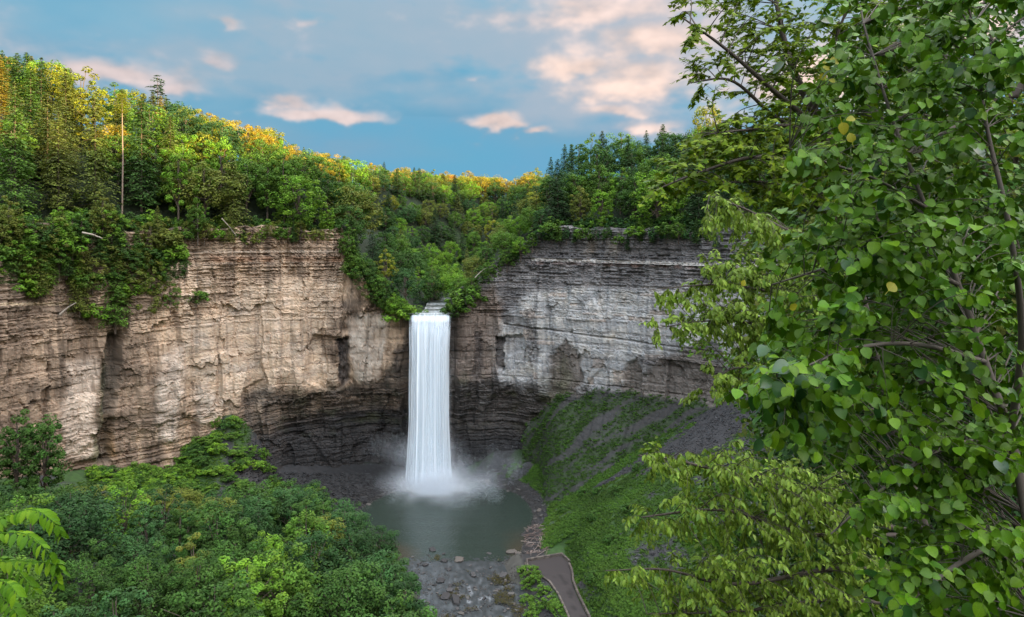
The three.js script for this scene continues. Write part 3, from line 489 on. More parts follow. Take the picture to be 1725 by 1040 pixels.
// unit crowns are built at true size for a nominal height; placed trees are scaled to fit
function broadleaf(seed, h, r, o = {}) {
  const rn = mulberry(seed), L = new Leaves(), nC = o.clumps ?? 74, per = o.per ?? 84, size = o.size ?? 0.265, tall = o.tall ?? 0.42, cy = h * (o.centre ?? 0.58), limbs = [];
  for (let k = 0; k < nC; k++) {
    const inner = k > nC * 0.82, yy = inner ? rn() * 1.2 - 0.5 : 1 - 1.8 * (k + 0.5) / (nC * 0.82), ph = k * 2.39996 + rn() * 0.9, q = Math.sqrt(Math.max(0, 1 - yy * yy));
    const lobe = 1 + 0.62 * noise(Math.cos(ph) * q * 1.6 + seed, yy * 1.8, Math.sin(ph) * q * 1.6), rr = (inner ? 0.35 + 0.4 * rn() : 0.74 + 0.22 * rn()) * lobe;
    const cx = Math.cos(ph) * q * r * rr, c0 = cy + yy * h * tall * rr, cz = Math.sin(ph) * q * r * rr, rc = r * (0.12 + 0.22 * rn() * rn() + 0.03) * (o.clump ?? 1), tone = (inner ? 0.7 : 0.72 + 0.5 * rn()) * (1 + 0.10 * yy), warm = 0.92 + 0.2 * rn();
    if (k % 5 === 0) limbs.push(tube([V3(0, h * (0.2 + 0.25 * rn()), 0), V3(cx * 0.45, c0 * 0.72 + h * 0.08, cz * 0.45), V3(cx * 0.92, c0, cz * 0.92)], h * 0.009, h * 0.0025, 4));
    for (let i = 0; i < per; i++) {
      let x, y, z, d2; do { x = rn() * 2 - 1; y = rn() * 2 - 1; z = rn() * 2 - 1; d2 = x * x + y * y + z * z; } while (d2 > 1 || d2 < 0.05);
      const d = Math.sqrt(d2), push = (0.55 + 0.5 * d) / d, jx = rn() - 0.5, jy = rn() - 0.5, jz = rn() - 0.5;
      let nx = x / d * 0.7 + jx * 1.3, ny = y / d * 0.7 + 0.75 + jy * 1.1, nz = z / d * 0.7 + jz * 1.3; const nl = Math.hypot(nx, ny, nz);
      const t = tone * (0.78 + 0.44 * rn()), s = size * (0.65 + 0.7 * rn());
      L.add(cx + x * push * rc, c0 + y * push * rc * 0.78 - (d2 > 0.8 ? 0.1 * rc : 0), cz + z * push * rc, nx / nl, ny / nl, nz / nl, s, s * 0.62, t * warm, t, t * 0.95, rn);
    }
  }
  limbs.push(tube([V3(0, -1.2, 0), V3(h * 0.01, h * 0.3, 0), V3(-h * 0.01, h * 0.62, h * 0.01), V3(0, h * 0.9, 0)], h * 0.017, h * 0.004, 7));
  return { crown: L.build(), trunk: mergeGeometries(limbs), h, r };
}
function conifer(seed, h, r, o = {}) {
  const rn = mulberry(seed), L = new Leaves(), step = o.step ?? 0.5, limbs = [tube([V3(0, -1.2, 0), V3(0, h * 0.5, 0), V3(0, h, 0)], h * 0.013, 0.03, 7)];
  for (let y = h * (o.bare ?? 0.08); y < h; y += step * (0.75 + 0.5 * rn())) {
    const t = y / h, reach = o.umbrella ? r * Math.sqrt(Math.max(0.02, Math.sin(Math.PI * clamp((t - o.bare) / (1 - o.bare) * 0.86 + 0.14)))) * (0.75 + 0.4 * hash(seed, Math.round(y * 3))) : r * (0.06 + Math.pow(1 - t, 0.78)) * (t < 0.2 ? 0.75 + t : 1), n = 4 + Math.floor(rn() * 2.5), a0 = rn() * 6.28;
    for (let b = 0; b < n; b++) {
      if (rn() < (o.gaps ?? 0.1)) continue;
      const a = a0 + b * 6.2832 / n + (rn() - 0.5) * 0.7, len = reach * (0.62 + 0.5 * rn()), tone = 0.68 + 0.55 * rn(), rise = o.rise ?? 0.12, droop = (o.droop ?? 0.34) * len;
      const dx = Math.cos(a), dz = Math.sin(a), steps = Math.max(3, Math.round(len * 5.6));
      for (let q = 0; q < steps; q++) {
        const u = 0.18 + 0.82 * (q + rn() * 0.8) / steps, w = (0.10 + 0.24 * Math.sin(Math.PI * Math.min(1, u * 1.02))) * len * (rn() * 2 - 1), rad = u * len;
        const x = dx * rad - dz * w, z = dz * rad + dx * w, yy = y + rise * rad - droop * u * u - 0.2 * Math.abs(w) + (rn() - 0.5) * 0.25;
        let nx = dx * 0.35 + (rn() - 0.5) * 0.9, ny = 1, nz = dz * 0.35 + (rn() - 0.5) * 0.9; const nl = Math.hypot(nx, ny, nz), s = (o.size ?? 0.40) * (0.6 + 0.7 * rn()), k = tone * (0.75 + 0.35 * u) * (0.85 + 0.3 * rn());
        L.add(x, yy, z, nx / nl, ny / nl, nz / nl, s, s * 0.5, k, k, k * 0.9, rn);
      }
      if (rn() < 0.3 && len > 1.5) limbs.push(tube([V3(0, y, 0), V3(dx * len * 0.5, y + rise * len * 0.5 - droop * 0.25, dz * len * 0.5), V3(dx * len * 0.9, y + rise * len * 0.9 - droop * 0.8, dz * len * 0.9)], 0.07, 0.02, 3));
    }
  }
  return { crown: L.build(), trunk: mergeGeometries(limbs), h, r };
}
const KINDS = {
  round: [0, 1, 2, 3].map((k) => broadleaf(100 + k, 18, 6.0)),
  broad: [0, 1].map((k) => broadleaf(200 + k, 16, 7.2, { clumps: 84, tall: 0.38 })),
  narrow: [0, 1, 2].map((k) => broadleaf(300 + k, 20, 4.1, { clumps: 72, per: 76, tall: 0.47, centre: 0.52 })),
  ragged: [0, 1].map((k) => broadleaf(400 + k, 18, 5.2, { clumps: 54, per: 70, tall: 0.46, clump: 0.85 })),
  hemlock: [0, 1, 2, 3].map((k) => conifer(500 + k, 30, 6.6 + 0.5 * k)),
  pine: [conifer(600, 26, 4.6, { umbrella: true, step: 1.15, bare: 0.4, gaps: 0.15, rise: 0.22, droop: 0.2, size: 0.5 })],
  bush: [0, 1, 2].map((k) => broadleaf(700 + k, 3.2, 2.1, { clumps: 26, per: 44, size: 0.2, tall: 0.5, centre: 0.45, clump: 1.25 })),
  near: [0, 1].map((k) => broadleaf(800 + k, 18, 6.0, { clumps: 120, per: 110, size: 0.185, clump: 0.86 })),
};
const KIND_NAME = { round: 'broadleaf_tree', broad: 'spreading_tree', narrow: 'slender_tree', ragged: 'ragged_tree', hemlock: 'hemlock_tree', pine: 'pine_tree', bush: 'shrub', near: 'broadleaf_tree' };
const KIND_WORD = { round: ['round-crowned', 'tree'], broad: ['broad spreading', 'tree'], narrow: ['tall slender', 'tree'], ragged: ['loose ragged', 'tree'], hemlock: ['layered', 'hemlock'], pine: ['flat-topped', 'pine'], bush: ['low leafy', 'shrub'], near: ['round-crowned', 'tree'] };
const CATEGORY = { hemlock: 'conifer', pine: 'pine', bush: 'shrub' };
const plants = [];                                                               // {kind, v, tone, p, sx, sy, turn, region, group}
const proto = new Map();
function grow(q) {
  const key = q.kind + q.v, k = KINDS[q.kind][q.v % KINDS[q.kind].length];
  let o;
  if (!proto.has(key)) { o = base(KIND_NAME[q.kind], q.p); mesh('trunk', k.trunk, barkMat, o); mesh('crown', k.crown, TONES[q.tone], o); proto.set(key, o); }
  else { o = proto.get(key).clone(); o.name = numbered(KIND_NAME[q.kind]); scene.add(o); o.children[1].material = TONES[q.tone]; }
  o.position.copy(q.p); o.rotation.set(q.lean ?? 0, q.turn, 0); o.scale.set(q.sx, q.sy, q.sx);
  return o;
}
const SKYLINE = [[-120, 90], [0, 84], [45, 84], [90, 100], [140, 125], [160, 155], [205, 150], [240, 150], [300, 160], [318, 178], [355, 190], [400, 205], [450, 214], [465, 235], [520, 250], [560, 262], [640, 268], [700, 276], [760, 290], [800, 288], [870, 302], [882, 300], [893, 276], [912, 270], [935, 258], [950, 242], [975, 234], [1010, 220], [1060, 212], [1130, 206], [1165, 195], [1190, 182], [1212, 196], [1260, 190], [1430, 180]];
const FLOOR_TOP = [[-100, 780], [0, 800], [105, 812], [230, 822], [300, 812], [420, 812], [470, 800], [530, 816], [580, 838], [612, 850], [640, 880], [660, 915], [690, 960], [722, 1020], [760, 1060]];
const horizon = new Float32Array(2000).fill(1100);                               // what already stands in front, column by column
const cand = [];
{
  const r = mulberry(31337), pick = (list) => { let s = 0; for (const [, w] of list) s += w; let q = r() * s; for (const [n, w] of list) if ((q -= w) < 0) return n; return list[0][0]; };
  const far = (x, d, gap) => cand.every((c) => Math.hypot(c.x - x, c.d - d) > (gap + c.gap) / 2);
  const tones = (warm) => [['mid green', 5], ['bright green', 2.4], ['deep green', 3], ['olive green', 2.2], ['bluish green', 2], ['yellow green', warm]];
  function scatter(n, box, gap, test, make) { for (let k = 0; k < n; k++) { const x = lerp(box[0], box[1], r()), d = lerp(box[2], box[3], r()), px = CX + x / d * F; if (px < -70 || px > 1540 || !test(x, d, px)) continue; const q = make(x, d, px), g = gap * (q.gap ?? 1); if (!far(x, d, g)) continue; cand.push({ x, d, ...q, gap: g }); } }
  // named individuals the photograph makes much of: kind, tone, column, metres ahead, top row
  for (const [kind, v, tone, px, d, top, label] of [
    ['hemlock', 1, 'pale olive', 160, 221, 152, 'tall pale olive hemlock with drooping tiers beside the bare pale snag'], ['hemlock', 0, 'mid green', 25, 201, 150, 'massive hemlock at the left edge of the rim wood'], ['hemlock', 2, 'olive green', 98, 213, 185, 'tall dense hemlock between the edge hemlock and the pale olive one'],
    ['hemlock', 3, 'deep green', 238, 234, 165, 'dark hemlock close behind the bare pale snag'], ['pine', 0, 'dark green', 265, 300, 124, 'dark flat-topped pine standing out alone above the hillside crowns'], ['narrow', 1, 'bright green', 372, 252, 222, 'bright feathery tree rising high in the middle of the rim wood'],
    ['ragged', 0, 'bright green', 300, 236, 246, 'vivid green loose-layered tree below the dark rim hemlocks'], ['round', 2, 'bright green', 128, 222, 322, 'small lime green tree at the cliff edge under the hemlocks'], ['narrow', 2, 'mid green', 478, 262, 250, 'slender green tree with a pointed crown near the right end of the rim wood'], ['narrow', 0, 'mid green', 450, 258, 268, 'slender green tree just left of the pointed one'],
    ['hemlock', 1, 'dark green', 530, 268, 300, 'dark drooping hemlock on the last corner of the cliff rim'], ['narrow', 0, 'deep green', 28, 172, 692, 'tall dark two-topped tree on the gorge floor against the cliff'], ['narrow', 1, 'deep green', 74, 174, 690, 'taller of the dark trees against the foot of the pale spall'],
    ['narrow', 2, 'mid green', 1135, 246, 275, 'fresh green tree at the rim over the dark grey beds'], ['ragged', 1, 'bright green', 1045, 262, 290, 'light green tree half way along the right-hand rim'], ['round', 1, 'yellow green', 1190, 330, 176, 'pale sunlit tree top peeping over the right-hand ridge'],
  ]) { const x = (px - CX) / F * d, y = rootHeight(x, d), h = EYE + (HY - top) / F * d - y; cand.push({ x, d, kind, v, tone, h, region: 'named', label, keep: true, gap: kind === 'hemlock' ? 10 : 6.5 }); }
  // gorge floor, below the left-hand wall
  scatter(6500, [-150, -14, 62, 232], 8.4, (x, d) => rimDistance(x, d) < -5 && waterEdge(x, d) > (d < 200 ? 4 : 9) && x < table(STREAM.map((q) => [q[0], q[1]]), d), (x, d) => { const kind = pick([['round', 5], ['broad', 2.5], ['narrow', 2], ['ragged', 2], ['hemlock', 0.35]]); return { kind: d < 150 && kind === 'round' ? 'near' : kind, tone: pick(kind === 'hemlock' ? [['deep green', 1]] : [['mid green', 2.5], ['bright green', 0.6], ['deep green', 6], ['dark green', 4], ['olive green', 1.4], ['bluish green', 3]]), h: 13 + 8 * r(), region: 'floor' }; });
  // left rim and hillside
  scatter(7500, [-330, -62, 165, 400], 8.2, (x, d, px) => { const D = rimDistance(x, d); return D > 3 && D < 150 && x < notchAxis(d) - 28 && px < 600; }, (x, d, px) => { const D = rimDistance(x, d), sunny = rootHeight(x, d) > 113, kind = pick(px < 340 ? [['hemlock', 6.5], ['round', 2.4], ['narrow', 1.5], ['ragged', 1.2]] : [['hemlock', 1.6], ['round', 5], ['broad', 2], ['narrow', 2.4], ['ragged', 1.4]]); return { kind, tone: kind === 'hemlock' ? pick([['deep green', 1.5], ['olive green', 3.5], ['pale olive', 2], ['mid green', 1.5]].concat(sunny ? [['golden', 5], ['rusty orange', 0.5]] : [])) : pick(tones(sunny ? 8 : 0.7).concat(sunny ? [['golden', 7]] : [])), h: kind === 'hemlock' ? 26 + 11 * r() : 18 + 10 * r(), region: 'leftrim', D, gap: kind === 'hemlock' ? 1.05 : 1 }; });  // sunny: evening light painted into crown tones on the higher ground
  // the notch behind the fall
  scatter(8000, [-150, 110, 259, 440], 6.8, (x, d, px) => { const off = Math.abs(x - notchAxis(d)), D = rimDistance(x, d); return (off > 10 || d > 286) && off < (d > 320 ? 110 : 46) && D > 2; }, (x, d) => { const kind = pick([['round', 5], ['broad', 2], ['narrow', 2.2], ['ragged', 1.4], ['hemlock', 1.5]]); return { kind, tone: pick(kind === 'hemlock' ? [['deep green', 2], ['dark green', 2], ['olive green', 1]] : tones(0.8)), h: kind === 'hemlock' ? 15 + 8 * r() : 10 + 6 * r(), region: x < notchAxis(d) ? 'notchleft' : 'notchright' }; });
  // right-hand rim
  scatter(5200, [6, 215, 205, 370], 8.0, (x, d, px) => { const D = rimDistance(x, d); return D > 3 && D < 75 && x > notchAxis(d) + 30; }, (x, d) => { const D = rimDistance(x, d), kind = pick([['hemlock', 3.4], ['round', 4.5], ['narrow', 2], ['ragged', 1.6], ['broad', 1.2]]); return { kind, tone: kind === 'hemlock' ? pick([['deep green', 3], ['dark green', 3], ['bluish green', 2]]) : pick([['mid green', 3], ['deep green', 3.5], ['bluish green', 3.5], ['bright green', 1.2], ['olive green', 0.8]]), h: kind === 'hemlock' ? 20 + 9 * r() : 15 + 8 * r(), region: 'rightrim', D }; });
  // wood that closes the valley, evening sunlight painted into its farther leaf tones
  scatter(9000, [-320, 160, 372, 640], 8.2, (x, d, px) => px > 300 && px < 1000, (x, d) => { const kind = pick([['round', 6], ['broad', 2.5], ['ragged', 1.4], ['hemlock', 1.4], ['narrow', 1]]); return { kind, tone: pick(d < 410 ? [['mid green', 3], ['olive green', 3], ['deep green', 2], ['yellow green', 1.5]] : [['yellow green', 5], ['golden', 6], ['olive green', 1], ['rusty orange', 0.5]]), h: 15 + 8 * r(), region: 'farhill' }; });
}
{
  const r = mulberry(90210);
  cand.sort((a, b) => a.d - b.d);
  for (const c of cand) {
    const y = rootHeight(c.x, c.d) - (c.region === 'farhill' ? 3.5 : c.region === 'floor' || c.keep ? 0.3 : 1.8), px = CX + c.x / c.d * F, list = KINDS[c.kind], v = c.v ?? Math.floor(r() * list.length), k = list[v % list.length];
    let h = c.h;
    const cap = (c.region === 'floor' ? table(FLOOR_TOP, px) : table(SKYLINE, px)) + (c.region === 'floor' ? 34 * r() * r() : 9 * r()), hMax = EYE + (HY - cap) / F * c.d - y;
    if (!c.keep) { if (h > hMax) h = hMax; if (h < (c.region === 'farhill' ? 6 : c.region.startsWith('notch') ? 5 : 7)) continue; }
    const sy = h / k.h, sx = c.keep ? Math.min(sy, 1.25) * (c.kind === 'hemlock' ? 0.95 : 1) : clamp(sy, 0.66, 1.45) * (1.0 + 0.26 * r()), half = k.r * sx / c.d * F, top = HY + (EYE - y - h) / c.d * F;
    let seen = 0, cols = 0;
    for (let q = Math.max(0, Math.floor(px - half * 0.8) + 150); q < Math.min(2000, px + half * 0.8 + 150); q++) { cols++; if (top < horizon[q] - 7 && q > 130 && q < 1700 && top < 1034) seen++; }
    if (!c.keep && (!cols || seen < cols * (c.region === 'farhill' ? 0.22 : 0.38) || px + half < 0)) continue;
    const pointed = c.kind === 'hemlock';
    for (let q = Math.max(0, Math.floor(px - half) + 150); q < Math.min(2000, px + half + 150); q++) { const u = Math.abs(q - 150 - px) / half, t = top + (pointed ? u * (h / c.d * F) * 0.8 : (h / c.d * F) * 0.30 * u * u) + 5; if (t < horizon[q]) horizon[q] = t; }
    const sunny = c.region === 'farhill';
    plants.push({ kind: c.kind, v, tone: c.tone, p: V3(c.x, y, -c.d), sx, sy, turn: r() * 6.28, region: c.region, label: c.label, px, top, D: c.D });
  }
}
// trees and shrubs rooted on the ledges of the wall and on its scree
{
  const r = mulberry(555);
  const wallPoint = (px, py) => { let i = 0; while (i < NP - 1 && planPx[i] < px) i++; const p = planPts[i], n = planNormal[i], d = p.z; return [at(px, py, d).add(V3(n[0] * 1.6, 0, -n[1] * 1.6)), i]; };
  const put = (kind, v, tone, px, py, h, wide, label) => { const [p] = wallPoint(px, py), k = KINDS[kind][v]; plants.push({ kind, v, tone, p, sx: wide * h / k.h, sy: h / k.h, turn: r() * 6.28, region: 'ledge', label, px, top: py - h * 5 }); };
  put('hemlock', 0, 'mid green', 190, 556, 29, 0.95, 'large green hemlock clinging to the wall above the dark mossy cleft');
  put('hemlock', 2, 'olive green', 130, 530, 20, 0.9, 'olive hemlock hanging on the wall over a pale log');
  put('narrow', 1, 'olive green', 252, 545, 24, 0.9, 'dusty green tree on the ledge beside the orange stained beds');
  put('ragged', 0, 'bright green', 268, 470, 11, 1.1, 'bright green bush-like tree at the top of the pale bedded face');
  put('bush', 0, 'bright green', 292, 440, 6, 1.2, 'bright green shrub at the corner of the pale bedded face');
  put('bush', 1, 'mid green', 328, 508, 4.6, 1.25, 'lone round shrub on the bare face of the wall');
  put('hemlock', 3, 'olive green', 60, 500, 17, 1.1, 'brownish hemlock on the wall above the pale thin bed');
  put('ragged', 1, 'mid green', 95, 470, 12, 1.0, 'green ragged tree on the wall between two hemlocks');
  put('bush', 2, 'bright green', 30, 492, 6, 1.1, 'bright shrub on the left edge of the wall ledge');
  put('bush', 0, 'bright green', 105, 425, 6, 1.3, 'bright shrub sprouting under the rim near the left edge');
  put('hemlock', 1, 'olive green', 20, 440, 14, 1.2, 'drooping hemlock below the rim at the left edge');
  put('hemlock', 2, 'deep green', 195, 440, 18, 1.1, 'dark hemlock spilling over the rim above the mossy cleft');
  put('hemlock', 1, 'olive green', 385, 412, 14, 0.9, 'olive hemlock leaning over the rim beside a fallen pale stick');
  put('narrow', 0, 'mid green', 330, 408, 15, 1.0, 'green tree hanging over the rim above the pale bedded face');
  put('bush', 1, 'mid green', 1128, 395, 4, 1.6, 'green shrub lying along the right-hand rim');
  put('bush', 2, 'bright green', 1075, 398, 3.6, 1.6, 'second shrub along the right-hand rim');
  put('bush', 0, 'mid green', 930, 392, 4, 1.4, 'shrub at the corner of the right-hand rim');
  for (let k = 0; k < 60; k++) { const px = lerp(-25, 300, (k + r()) / 60), py = lerp(408, px < 110 ? 500 : 540, r()), kind = ['hemlock', 'bush', 'ragged', 'bush', 'hemlock', 'narrow'][k % 6], h = kind === 'bush' ? 3 + 3 * r() : 9 + 8 * r(); const K = KINDS[kind], [p] = wallPoint(px, py); p.z -= 0; plants.push({ kind, v: k % K.length, tone: ['olive green', 'mid green', 'olive green', 'bright green', 'deep green'][k % 5], p, sx: 1.15 * h / K[0].h, sy: h / K[0].h, turn: r() * 6.28, region: 'wallplants', px, top: py - h * 4 }); }
  // overhanging growth down both sides of the notch
  for (const [px, py, h, kind, tone] of [[586, 430, 15, 'narrow', 'mid green'], [598, 466, 13, 'round', 'mid green'], [622, 490, 12, 'ragged', 'deep green'], [642, 508, 11, 'round', 'deep green'], [660, 520, 9, 'broad', 'mid green'], [676, 527, 8, 'bush', 'bright green'], [702, 521, 5, 'bush', 'mid green'], [758, 518, 5, 'bush', 'deep green'], [768, 510, 6, 'bush', 'mid green'], [784, 500, 8, 'bush', 'mid green'], [822, 466, 9, 'round', 'mid green'], [868, 434, 8, 'ragged', 'deep green'], [592, 462, 15, 'narrow', 'mid green'], [612, 478, 14, 'round', 'deep green'], [632, 498, 13, 'round', 'mid green'], [652, 512, 12, 'ragged', 'deep green'], [668, 522, 10, 'round', 'bright green'], [682, 526, 8, 'round', 'mid green'], [600, 440, 14, 'hemlock', 'deep green'],
    [776, 506, 9, 'hemlock', 'dark green'], [792, 492, 9, 'round', 'mid green'], [812, 474, 9, 'round', 'deep green'], [832, 458, 9, 'ragged', 'mid green'], [856, 442, 9, 'round', 'mid green'], [880, 424, 9, 'round', 'bright green'], [900, 408, 9, 'narrow', 'mid green']])
    { const k = KINDS[kind][0], [p] = wallPoint(px, py); p.y -= 3.5; plants.push({ kind, v: Math.floor(r() * KINDS[kind].length), tone, p, sx: h / k.h * 1.15, sy: h / k.h, turn: r() * 6.28, region: px < 725 ? 'notchledge' : 'notchledgeright', px, top: py - h * 4.4 }); }
  // small trees spilling over the rims
  for (let px = 306, n = 0; px < 1230; px += 9 + 13 * r()) { if (px > 572 && px < 908) continue; n++; const h = 5 + 6 * r() * r(), kind = ['hemlock', 'bush', 'ragged', 'round', 'bush', 'hemlock', 'narrow'][n % 7], K = KINDS[kind], py = 399 + 4 * r() + (r() < 0.3 ? 14 * r() : 0), [p] = wallPoint(px, py); p.z -= 1.2; p.y -= kind === 'bush' ? 0.5 : 2; const f = kind === 'bush' ? (2.5 + 2.5 * r()) / 3.2 : h / K[0].h * 1.1; plants.push({ kind, v: n % K.length, tone: px < 700 ? ['olive green', 'mid green', 'deep green', 'olive green', 'bright green'][n % 5] : ['deep green', 'mid green', 'bluish green'][n % 3], p, sx: f * 1.1, sy: f, turn: r() * 6.28, region: px < 700 ? 'spill' : 'spillright', px, top: py - 40 }); }
  // shrubs along both rims
  for (let i = 20, n = 0; i < NP - 90; i += 4) { const px = planPx[i]; if ((px > 560 && px < 900) || px < -30 || px > 1330 || r() < 0.25) continue; const o = -(2.2 + (i % 10 ? 3.5 : 9) * r()), P = planPts[i], N = planNormal[i], x = P.x + N[0] * o, d = P.z + N[1] * o, s = (0.7 + 0.8 * r()) * (o < -5 ? 1.5 : 1); n++; plants.push({ kind: 'bush', v: n % 3, tone: px < 700 ? ['mid green', 'olive green', 'deep green', 'bright green'][n % 4] : ['mid green', 'deep green', 'bluish green'][n % 3], p: V3(x, 96.6 - (px > 700 ? 0.3 : 0), -d), sx: s * 1.15, sy: s, turn: r() * 6.28, region: px < 700 ? 'rimedge' : 'rimedgeright', px, top: 380 }); }
  // shrubs on the scree cone below the left-hand wall
  for (let k = 0, n = 0; k < 2600 && n < 120; k++) { const px = lerp(150, 470, r()), py = lerp(690, 825, r()), d = lerp(206, 246, r()), x = (px - CX) / F * d, y = rootHeight(x, d), q = pyOf(V3(x, y, -d)); if (q < 700 || q > 830 || rimDistance(x, d) > -2 || fbm(x * 0.09, d * 0.09, 44, 2) < -0.22) continue; n++; plants.push({ kind: 'bush', v: k % 3, tone: ['bright green', 'mid green', 'mid green', 'deep green'][k % 4], p: V3(x, y - 0.3, -d), sx: 0.8 + 1.1 * r(), sy: 0.6 + 1.0 * r() * r(), turn: r() * 6.28, region: 'scree', px, top: q }); }
  for (const [px, py, d] of [[1010, 845, 215], [1000, 905, 199], [903, 992, 182], [914, 1012, 176], [926, 1032, 170], [896, 975, 185], [936, 1044, 167], [890, 992, 182], [889, 1012, 176], [896, 1040, 168], [884, 978, 186], [905, 1030, 171], [1000, 1012, 172], [1035, 700, 236], [985, 800, 222], [1040, 870, 205], [1060, 930, 190], [1030, 970, 182], [950, 860, 218], [1075, 810, 214], [1100, 860, 200]]) { const x = (px - CX) / F * d; plants.push({ kind: 'bush', v: px % 3, tone: px < 940 ? 'mid green' : 'deep green', p: V3(x, rootHeight(x, d) - 0.3, -d), sx: 1.0, sy: 0.75, turn: px, region: 'talus', px, top: py }); }
}
// one label for each, from what it looks like and where it stands
{
  const PLACE = {
    floor: (q) => ['in gorge wood', q.p.z < -196 ? 'under the cliff' : q.p.z < -165 ? 'mid rows' : q.p.z < -135 ? 'lower rows' : 'lowest rows'], leftrim: (q) => ['in left rim wood', q.D < 12 ? 'on the edge' : q.D < 30 ? 'second rank' : q.D < 60 ? 'half way uphill' : 'on the crest'],
    notchleft: (q) => ['on left notch slope', q.p.y < 80 ? 'near the stream' : q.p.y < 98 ? 'half way up' : 'near the top'], notchright: (q) => ['on right notch slope', q.p.y < 80 ? 'near the stream' : q.p.y < 98 ? 'half way up' : 'near the top'],
    rightrim: (q) => ['in right rim wood', q.D < 14 ? 'on the edge' : q.D < 36 ? 'second rank' : 'on the crest'], farhill: (q) => ['in far hill wood', q.p.z > -450 ? 'at its foot' : q.p.z > -520 ? 'half way up' : 'on the skyline'],
    notchledge: () => ['overhanging the cliff', 'left of the fall'], notchledgeright: () => ['overhanging the cliff', 'right of the fall'], spill: () => ['spilling over the left cliff rim', ''], spillright: () => ['spilling over the right cliff rim', ''], wallplants: () => ['clinging to the left wall ledges', ''], rimedge: () => ['lining the left cliff rim', ''], rimedgeright: () => ['lining the right cliff rim', ''], scree: (q) => ['on the left scree cone', q.top < 735 ? 'top' : q.top < 765 ? 'upside' : q.top < 795 ? 'middle' : q.px < 260 ? 'outskirts' : q.px < 360 ? 'foot' : 'edge'], talus: () => ['on the green right slope', ''],
  };
  const GROUP = { floor: 'trees of the gorge floor', leftrim: 'trees of the left-hand rim', notchleft: 'trees of the notch', notchright: 'trees of the notch', rightrim: 'trees of the right-hand rim', farhill: 'trees of the far hill', notchledge: 'trees overhanging the notch', notchledgeright: 'trees overhanging the notch', spill: 'plants spilling over the rim', spillright: 'plants spilling over the rim', wallplants: 'plants on the wall ledges', rimedge: 'shrubs on the rim', rimedgeright: 'shrubs on the rim', scree: 'shrubs on the scree', talus: 'shrubs on the green slope' };
  const ORD = ['leftmost', 'second', 'third', 'fourth', 'fifth', 'sixth', 'seventh', 'eighth', 'ninth', 'tenth', 'eleventh', 'twelfth', 'thirteenth', 'fourteenth', 'fifteenth', 'sixteenth', 'seventeenth', 'eighteenth', 'nineteenth', 'twentieth', 'twenty-first', 'twenty-second', 'twenty-third', 'twenty-fourth'];
  const sets = new Map();
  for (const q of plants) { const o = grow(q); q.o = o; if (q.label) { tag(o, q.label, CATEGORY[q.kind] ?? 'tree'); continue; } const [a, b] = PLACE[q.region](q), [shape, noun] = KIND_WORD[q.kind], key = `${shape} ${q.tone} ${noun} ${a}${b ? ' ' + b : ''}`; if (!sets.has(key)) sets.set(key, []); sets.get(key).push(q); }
  for (const [key, list] of sets) { list.sort((a, b) => a.px - b.px); list.forEach((q, i) => tag(q.o, list.length === 1 ? key : `${key}, ${ORD[i] ?? 'last'}${i ? ' from left' : ' of its like'}`, CATEGORY[q.kind] ?? 'tree', GROUP[q.region])); }
  const count = {}; for (const q of plants) count[q.region] = (count[q.region] ?? 0) + 1; console.log('plants ' + JSON.stringify(count));
}
{ // bare snag with a tuft at its top, and fallen timber
  const p = at(205, 330, 226), y0 = rootHeight(p.x, 226), s = base('snag', V3(p.x, y0, p.z)), top = at(203, 165, 226).y - y0;
  tag(s, 'bare pale trunk with a small yellow-green tuft at its top', 'dead tree');
  mesh('trunk', tube([V3(0, -1, 0), V3(0.3, top * 0.5, 0), V3(0, top, 0)], 0.30, 0.12, 7), paleBark, s);
  const rn = mulberry(12), L = new Leaves(); for (let i = 0; i < 900; i++) { const a = rn() * 6.28, q = Math.sqrt(rn()), h = rn(), w = 0.8 + 1.9 * Math.sin(Math.PI * (0.15 + 0.8 * h)); L.add(Math.cos(a) * q * w, top - 5 + 6.5 * h, Math.sin(a) * q * w, (rn() - 0.5), 0.8, (rn() - 0.5), 0.34, 0.2, 0.8 + 0.4 * rn(), 0.8 + 0.4 * rn(), 0.8, rn); }
  mesh('crown', L.build(), TONES['yellow green'], s);
  for (const [x0, y0, x1, y1, d, r0, label] of [[100, 530, 128, 510, 202, 0.32, 'pale broken log sticking out of the wall under the olive hemlock'], [224, 518, 246, 558, 221, 0.28, 'thin pale log sliding down the wall beside the dusty green tree'], [373, 368, 398, 398, 239, 0.22, 'pale stick lying over the rim below the feathery tree'], [138, 392, 172, 402, 205, 0.35, 'grey crooked log under the rim hemlocks'], [800, 468, 818, 452, 262, 0.2, 'pale fallen trunk among the leaves right of the notch']])
    { const a = at(x0, y0, d), b = at(x1, y1, d + 2); const o = base('fallen_log', a); tag(o, label, 'log'); mesh('trunk', tube([V3(0, 0, 0), V3().subVectors(b, a).multiplyScalar(0.5).add(V3(0, 0.3, 0)), V3().subVectors(b, a)], r0, r0 * 0.5, 6), greyWood, o); mesh('broken_branch', tube([V3().subVectors(b, a).multiplyScalar(0.55), V3().subVectors(b, a).multiplyScalar(0.7).add(V3(0.5, 1.0, 0.8))], r0 * 0.4, r0 * 0.15, 4), greyWood, o); }
}
